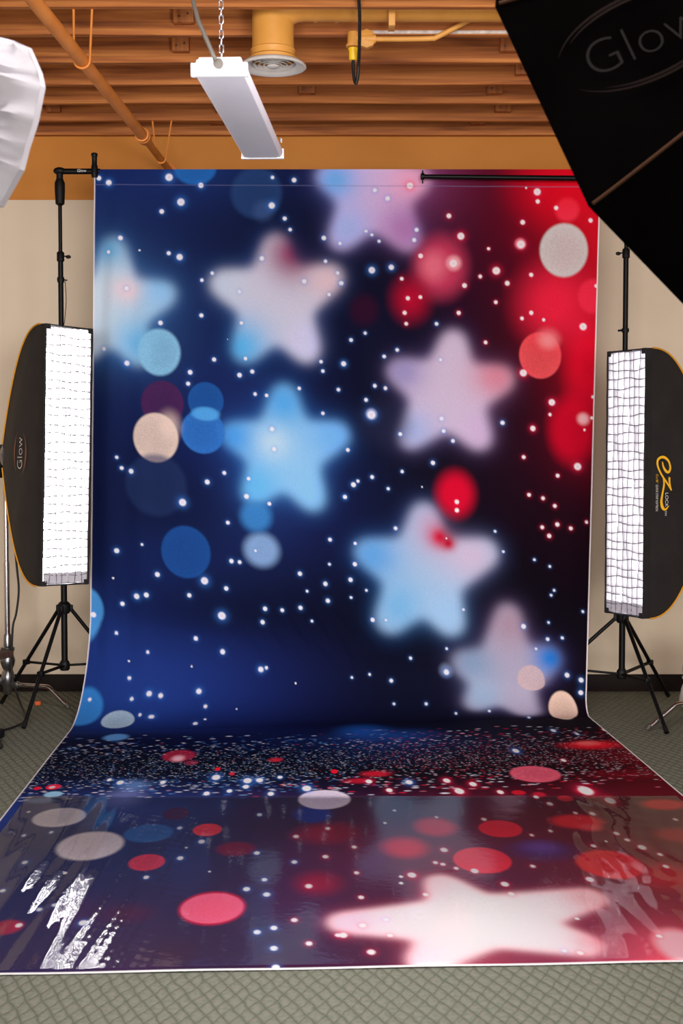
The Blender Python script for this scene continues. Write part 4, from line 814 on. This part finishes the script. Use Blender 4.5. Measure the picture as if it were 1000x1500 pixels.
# ------------------------------------------------------------------ ducts, pipes, conduit
du=thing('air_duct','ochre painted round air duct with white ceiling diffuser, beside the shop light','air duct',(-.322,6.2,3.36))
MB().lathe([(.112,.03),(.112,.045),(.105,.05),(.103,.075),(.106,.08),(.1,.085),(.098,.12),(.098,.2),(.096,.28)],(0,.0,0),40,cap=False).build('drop_pipe',M['ochre_metal'],du)
el=MB(); R=.13
el.tube([(0,0,.2)]+[(R-R*math.cos(a),0,.2+.11*math.sin(a)) for a in [PI/2*i/6 for i in range(1,7)]],.096,28,cap=False); el.build('elbow',M['ochre_metal'],du)
run=MB().tube([(R-.005,0,.31),(3.4,0,.31)],.094,28)
for x in (.2,.3,1.5,2.6): run.tube([(x-.008,0,.31),(x+.008,0,.31)],.098,28)
run.build('horizontal_run',M['ochre_metal'],du)
MB().bbox((.555,-.105,.245),(.03,.004,.16),.001).bbox((.555,-.06,.165),(.03,.09,.004),.001).build('duct_strap',M['ochre_metal'],du)
rim=MB().lathe([(.098,.03),(.14,.022),(.155,.01),(.157,.003),(.154,0),(.146,-.001),(.125,.008),(.108,.016),(.106,.03)],(0,0,0),48,cap=False).build('diffuser_rim',M['vent_white'],du)
MB().lathe([(.107,.05),(.0005,.05)],(0,0,0),40,cap=False).build('throat_shade_disc',M['throat_shade'],rim)  # flat dark disc standing in for the shade inside the duct
for r in (.094,.072,.05):
    MB().lathe([(r-.008,.010),(r,.0),(r-.002,-.001),(r-.010,.009)],(0,0,.012-.1*(.1-r)),40,cap=False).build('diffuser_ring',M['vent_white'],rim)
MB().lathe([(.0005,-.004),(.02,-.003),(.03,.002),(.03,.006),(.0005,.008)],(0,0,.003),28).build('diffuser_centre',M['vent_white'],rim)
sp_=MB()
for a in (.5,.5+PI/2,.5+PI,.5+1.5*PI): sp_.tube([(0,0,.014),(.105*math.cos(a),.105*math.sin(a),.022)],.003,6)
sp_.build('diffuser_spoke',M['vent_white'],rim)

pp=thing('ceiling_pipe','thick orange painted pipe running under the joists towards the back wall','pipe',(-1.2,5.4,3.34))
MB().tube([(-.12,-2.6,0),(.075,2.1,.004)],.0305,24).build('pipe_length',M['pipe'],pp)
MB().tube([(.072,2.02,.004),(.076,2.12,.004)],.04,24).tube([(.0735,2.05,.004),(.075,2.09,.004)],.043,24).build('coupling',M['pipe'],pp)
MB().tube([(.075,2.1,.004),(.105,2.955,0)],.0215,20).build('thin_pipe_length',M['pipe'],pp)
MB().lathe([(.03,0),(.045,.003),(.045,.012),(.025,.016)],(.104,2.95,0),20,Matrix.Rotation(PI/2,4,'X')).build('wall_flange',M['pipe'],pp)
def hanger(y,x,r,zt,wd):
    """wire loop under the pipe, legs up to the joist"""
    pts=[(x-r*wd[0],y,zt)]+[(x+r*math.cos(a),y,.002+r*math.sin(a)) for a in [PI+PI*i/12 for i in range(13)]]+[(x+r*wd[1],y,zt)]
    return MB().tube(pts,.0055,8)
hanger(.62,.014,.036,.24,(1,1.35)).build('hanger_loop',M['pipe'],pp)
hanger(2.62,.098,.027,.23,(1.9,2.4)).build('hanger_loop',M['pipe'],pp)

cd=thing('junction_box','small ochre junction box with conduit bending up to the joists','junction box',(.12,6.34,3.535))
MB().lathe([(.034,-.018),(.045,-.012),(.045,.02),(.034,.026)],(0,0,0),8,Matrix.Rotation(PI/2,4,'X')).tube([(.0,-.01,0),(.045,-.01,0)],.022,14).build('box_body',M['ochre_metal'],cd)
MB().tube([(-.065,-.012,.03),(-.065,-.012,-.03)],[.026,.028],16).tube([(-.066,-.012,-.028),(-.066,-.012,-.04)],.033,16).tube([(-.06,-.012,0),(0,-.01,0)],.02,12).build('outlet_drop',M['ochre_metal'],cd)
MB().tube(smooth_path([(.04,-.008,0),(.2,-.008,.0),(.31,-.008,.003),(.345,-.01,.012),(.53,-.02,.105),(.6,-.02,.14)],6),.0125,14).build('conduit_tube',M['ochre_metal'],cd)
cp=thing('hanging_cable','black cable with yellow plug looping down from the small ceiling junction box','cable',(.056,6.325,3.441))
MB().lathe([(.017,-.01),(.021,-.004),(.021,.035),(.025,.04),(.025,.048),(.018,.052)],(0,0,.0),18).build('plug',M['yellow'],cp)
MB().tube(smooth_path([(0,0,0),(.0,-.004,-.05),(.006,-.012,-.105),(.014,-.02,-.122),(.022,-.025,-.09),(.026,-.05,-.03),(.028,-.16,.03),(.026,-.33,.10),(.02,-.43,.15),(.01,-.5,.24),(.008,-.52,.34)],7),.0082,10).build('cable_loop',M['black_cable'],cp)
ps=MB().bbox((0,0,0),(1.05,.003,.016),.001).build('metal_strip',M['pale_strip'],loc=(.62,6.377,3.582))
tag(ps,'narrow pale metal strip on a joist edge, right of the junction box','metal strip')

# ------------------------------------------------------------------ big octagonal softbox, black, right foreground
OC=Vector((.682,2.893,2.301)); OR=.554; OD=.539; az,el_,ro=-.872,-.397,.574
on=Vector((math.sin(az)*math.cos(el_),math.cos(az)*math.cos(el_),math.sin(el_)))
ou=on.cross(Vector((0,0,1))).normalized(); ow=ou.cross(on)
ob=thing('octagonal_softbox','large black octagonal softbox seen from behind, filling the upper right corner','softbox',OC)
def opt(k,s,off=0.,f=0.):
    """ridge k, s from lip (0) to ring (1); f slides towards ridge k+1"""
    r=.07+(OR-.07)*(1-s**1.12)
    a=ro+k*PI/4; b=a+PI/4
    p=(math.cos(a)*(1-f)+math.cos(b)*f)*ou+(math.sin(a)*(1-f)+math.sin(b)*f)*ow
    return p*r-on*(OD*s)+(p.normalized()*.8-on*.5)*off
ns=14
for k in range(8):
    V=[];F=[]
    for i in range(ns+1):
        for j in range(9):
            f=j/8; V.append(opt(k,i/ns,-.01*math.sin(PI*f)*math.sin(PI*i/ns)*.6,f))
    for i in range(ns):
        for j in range(8): a=i*9+j; F.append((a,a+1,a+10,a+9))
    pn=MB().add(V,F).build('shell_panel',M['shell_dark'],ob)
    if k==3: logo_panel=pn
for k in range(8):
    MB().tube([opt(k,i/20,.001) for i in range(21)],.0035,8).build('piping',M['gold_dim'],ob)
V=[opt(k,0)*1.0+on*d for d in (0,.01) for k in range(8)]
MB().add(V,[(k,(k+1)%8,8+(k+1)%8,8+k) for k in range(8)]).build('lip',M['shell_dark'],ob,smooth=20)
MB().add([opt(k,0)*.985+on*.006 for k in range(8)],[tuple(range(8))]).build('diffuser',M['octa_glow'],ob,smooth=0)
rot=on.to_track_quat('-Z','Y').to_matrix().to_4x4()
MB().lathe([(.065,0),(.085,.004),(.085,.03),(.07,.034)],-on*OD,28,rot).build('speed_ring',M['black_plastic'],ob)
MB().lathe([(.05,.03),(.065,.04),(.065,.28),(.04,.3)],-on*OD,28,rot).build('strobe_head',M['black_plastic'],ob)
def on_octa(V,s0,b0=0.):
    out=[]
    for a,b in V:
        b=b+b0; s=s0+a/.62; r=.07+(OR-.07)*(1-max(s,0.)**1.12); f=.5+b/(r*.765)
        out.append(opt(3,s,.004,f))
    return out
V,F=letters('Glow',.098,.0022); MB().add(on_octa([(x,-1*(y-.035)) for x,y in V],.145,-1*.036),F).build('logo_lettering',M['logo_grey'],logo_panel,smooth=0)
lg=MB()
for a0,a1,q in ((15,150,1),(200,330,1),(215,310,.92),(40,130,.92)):
    V,F=ring_arc(.155*q,.1*q,a0,a1,.005); lg.add(on_octa([(x+.11,y*.85) for x,y in V],.145,-1*.036),F)
lg.build('logo_ring',M['logo_rust'],logo_panel,smooth=0)
ap=OC-on*(OD+.17)
stand('light_stand','black light stand carrying the large octagonal softbox, outside the right of the frame',(ap.x+.02,ap.y),ap.z-.05,(0,115,240),.5,.75,.3)

# ------------------------------------------------------------------ white cloth softbox, left foreground
wn=Vector((.80,.55,-.24)).normalized()
lipc=Vector((-0.8488,2.8659,2.2665))
wu=wn.cross(Vector((0,0,1))).normalized(); wv_=wu.cross(wn)
ws_=thing('white_softbox','white wrinkled cloth softbox seen from behind, cut off by the upper left frame edge','softbox',lipc)
lip=[Vector(p) for p in [(-0.6495, 2.623, 2.3743), (-0.6043, 2.5412, 2.3372), (-0.5622, 2.4472, 2.2623), (-0.55, 2.4145, 2.2282), (-0.5599, 2.4005, 2.1629), (-0.5779, 2.4057, 2.1148), (-0.5875, 2.402, 2.0744), (-0.6387, 2.4513, 2.0168), (-1.0481, 3.1088, 2.1587), (-1.0932, 3.1906, 2.1958), (-1.1354, 3.2846, 2.2708), (-1.1476, 3.3173, 2.3048), (-1.1377, 3.3313, 2.3702), (-1.1196, 3.326, 2.4182), (-1.1101, 3.3298, 2.4586), (-1.0589, 3.2805, 2.5163)]]
lipl=[p-lipc for p in lip]
nl=len(lipl); ns=12; V=[];F=[]; sub=6; NA=nl*sub
for i in range(ns+1):
    s=i/ns; rr=(1-s**1.5)*.86+.14; dep=.34*s
    for k in range(nl):
        for q in range(sub):
            f=q/sub; a=lipl[k].lerp(lipl[(k+1)%nl],f)
            p=a*rr-wn*dep
            fold=.03*math.sin(PI*min(1,s*1.1))*math.sin(PI*f)
            wr=.06*noise.noise((p.x*9,p.y*9,p.z*14))*min(1,s*6)+.034*noise.noise((p.x*24+4,p.y*22,p.z*30))*min(1,s*5)
            V.append(p+wn*(fold+wr)-a.normalized()*fold*.6)
for i in range(ns):
    for k in range(NA): F.append((i*NA+k,i*NA+(k+1)%NA,(i+1)*NA+(k+1)%NA,(i+1)*NA+k))
MB().add(V,F).build('cloth_back',M['white_cloth'],ws_,smooth=70)
V=[p+wn*d for d in (-.002,.008) for p in lipl]
MB().add(V,[(k,(k+1)%nl,nl+(k+1)%nl,nl+k) for k in range(nl)]).build('lip',M['white_cloth'],ws_,smooth=30)
MB().add([p*.985+wn*.006 for p in lipl],[tuple(range(nl))]).build('diffuser',M['white_glow'],ws_,smooth=0)
rot=wn.to_track_quat('-Z','Y').to_matrix().to_4x4()
MB().lathe([(.04,0),(.07,.004),(.07,.03),(.06,.034)],-wn*.33,24,rot).build('speed_ring',M['black_plastic'],ws_)
MB().lathe([(.045,.03),(.06,.04),(.06,.24),(.04,.26)],-wn*.33,24,rot).build('strobe_head',M['black_plastic'],ws_)
ap=lipc-wn*.47
stand('light_stand','black light stand carrying the white cloth softbox, outside the left of the frame',(ap.x-.02,ap.y),ap.z-.05,(180,300,60),.45,.75,.3)

# ------------------------------------------------------------------ small things at the edges
tb=thing('low_table','low dark wooden table, one corner showing at the left frame edge','table',(-2.11,6.92,0))
MB().bbox((0,0,.42),(.62,.5,.035),.004).build('table_top',M['walnut'],tb)
MB().bbox((0,0,.385),(.5,.4,.04),.003).build('apron',M['walnut'],tb)
for sx in (-1,1):
    for sy in (-1,1): MB().bbox((sx*.22-.03,sy*.17,.20),(.035,.035,.40),.003).build('leg',M['walnut'],tb)
tb.rotation_euler=(0,0,math.radians(-24)); tb.location=(-2.225,7.14,0)

sb=thing('sandbag','puffy cream canvas bag on the carpet at the right frame edge','bag',(2.125,7.5,0))
V=[];F=[];nu,nv=28,18
for j in range(nv+1):
    v=j/nv; z=.025+.37*v
    wdt=.155*(1-abs(2*v-1)**5)**.5*(1-.16*v+ .05*math.sin(v*9)); wdt=max(wdt,.004)
    for i in range(nu):
        a=2*PI*i/nu; n_=.012*noise.noise((math.cos(a)*2.2,math.sin(a)*2.2,v*6))
        V.append(((wdt+n_)*math.cos(a),(wdt*.72+n_)*math.sin(a),z))
for j in range(nv):
    for i in range(nu): F.append((j*nu+i,j*nu+(i+1)%nu,(j+1)*nu+(i+1)%nu,(j+1)*nu+i))
F+=[tuple(range(nu-1,-1,-1)),tuple(nv*nu+i for i in range(nu))]
MB().add(V,F).build('bag_body',M['sandbag'],sb,smooth=80)
MB().tube([(.137*math.cos(a),.137*.74*math.sin(a),.235+.006*math.sin(3*a)) for a in [2*PI*i/32 for i in range(32)]],.004,6,closed=True).build('seam',M['sandbag'],sb)
MB().tube(arc((0,0,.385),.06,0,PI,10,(1,0,0),(0,0,1)),.01,8).build('carry_handle',M['sandbag'],sb)

c1=MB().tube(smooth_path([(-1.985,7.835,1.25),(-1.975,7.82,1.02),(-1.958,7.8,.86),(-1.945,7.79,.72),(-1.962,7.79,.58),(-1.985,7.79,.48),(-1.99,7.78,.22),(-1.955,7.75,.1),(-1.9,7.66,.03),(-1.84,7.5,.009),(-1.815,7.34,.009),(-1.87,7.15,.009),(-1.98,7.05,.009),(-2.05,7.0,.009)],8),.0065,10).build('extension_cord',M['black_cable'])
tag(c1,'black power cord running down the chrome stand at left and onto the carpet','cord')
c2=MB().tube(smooth_path([(-2.05,6.95,.009),(-1.86,6.91,.009),(-1.80,6.8,.009),(-1.78,6.7,.009),(-1.83,6.62,.009),(-1.95,6.58,.009),(-2.1,6.62,.009)],8),.007,10).build('extension_cord',M['black_cable'])
tag(c2,'loose loop of black cord on the carpet, nearest the camera at the left frame edge','cord')
ft=MB().bbox((-1.91,6.99,.028),(.16,.055,.05),.012,Matrix.Rotation(-.35,4,'Z')).build('power_block',M['black_plastic'])
tag(ft,'small black block on the carpet among the cords at the left frame edge','power adapter')
oc=MB().bbox((-1.86,7.88,.014),(.035,.022,.026),.006,Matrix.Rotation(.5,4,'Z')).build('plastic_clip',M['orange'])
tag(oc,'small orange plastic scrap on the carpet beside the black tripod leg','clip')

# ------------------------------------------------------------------ light
w=bpy.data.worlds.new('ambient_fill'); scn.world=w; w.use_nodes=True  # even neutral world light, added as ambient fill
w.node_tree.nodes['Background'].inputs['Color'].default_value=(1,.985,.97,1); w.node_tree.nodes['Background'].inputs['Strength'].default_value=0.8
def area(name,loc,target,size,power,color=(1,1,1),spread=180):
    l=bpy.data.lights.new(name,'AREA'); l.shape='RECTANGLE'; l.size,l.size_y=size; l.energy=power; l.color=color; l.spread=math.radians(spread)
    o=bpy.data.objects.new(name,l); COL.objects.link(o); o.location=loc
    o.rotation_euler=(Vector(target)-Vector(loc)).to_track_quat('-Z','Y').to_euler(); return o
area('rear_fill',(0.,-9,1.6),(0,6,1.9),(9.,2.9),1400,(1,.98,.96))  # broad fill lamp added behind the camera, no window modelled there
area('overhead_fill',(0.,2.2,3.4),(0,2.9,0),(2.4,.3),60,(1,.98,.95))  # unseen lamp added overhead to brighten the carpet near the camera

# ------------------------------------------------------------------ camera
cam=bpy.data.cameras.new('camera'); co=bpy.data.objects.new('camera',cam); COL.objects.link(co); scn.camera=co
cam.sensor_fit='HORIZONTAL'; cam.sensor_width=24; cam.lens=1900*24/1000
co.location=(0,0,1.56); co.rotation_euler=(PI/2-math.atan(90/1900),0,0)
cam.dof.use_dof=True; cam.dof.focus_distance=7.2; cam.dof.aperture_fstop=8
scn.view_settings.view_transform='Standard'; scn.view_settings.look='None'; scn.view_settings.gamma=1; scn.view_settings.use_curve_mapping=False
scn.view_settings.exposure=0
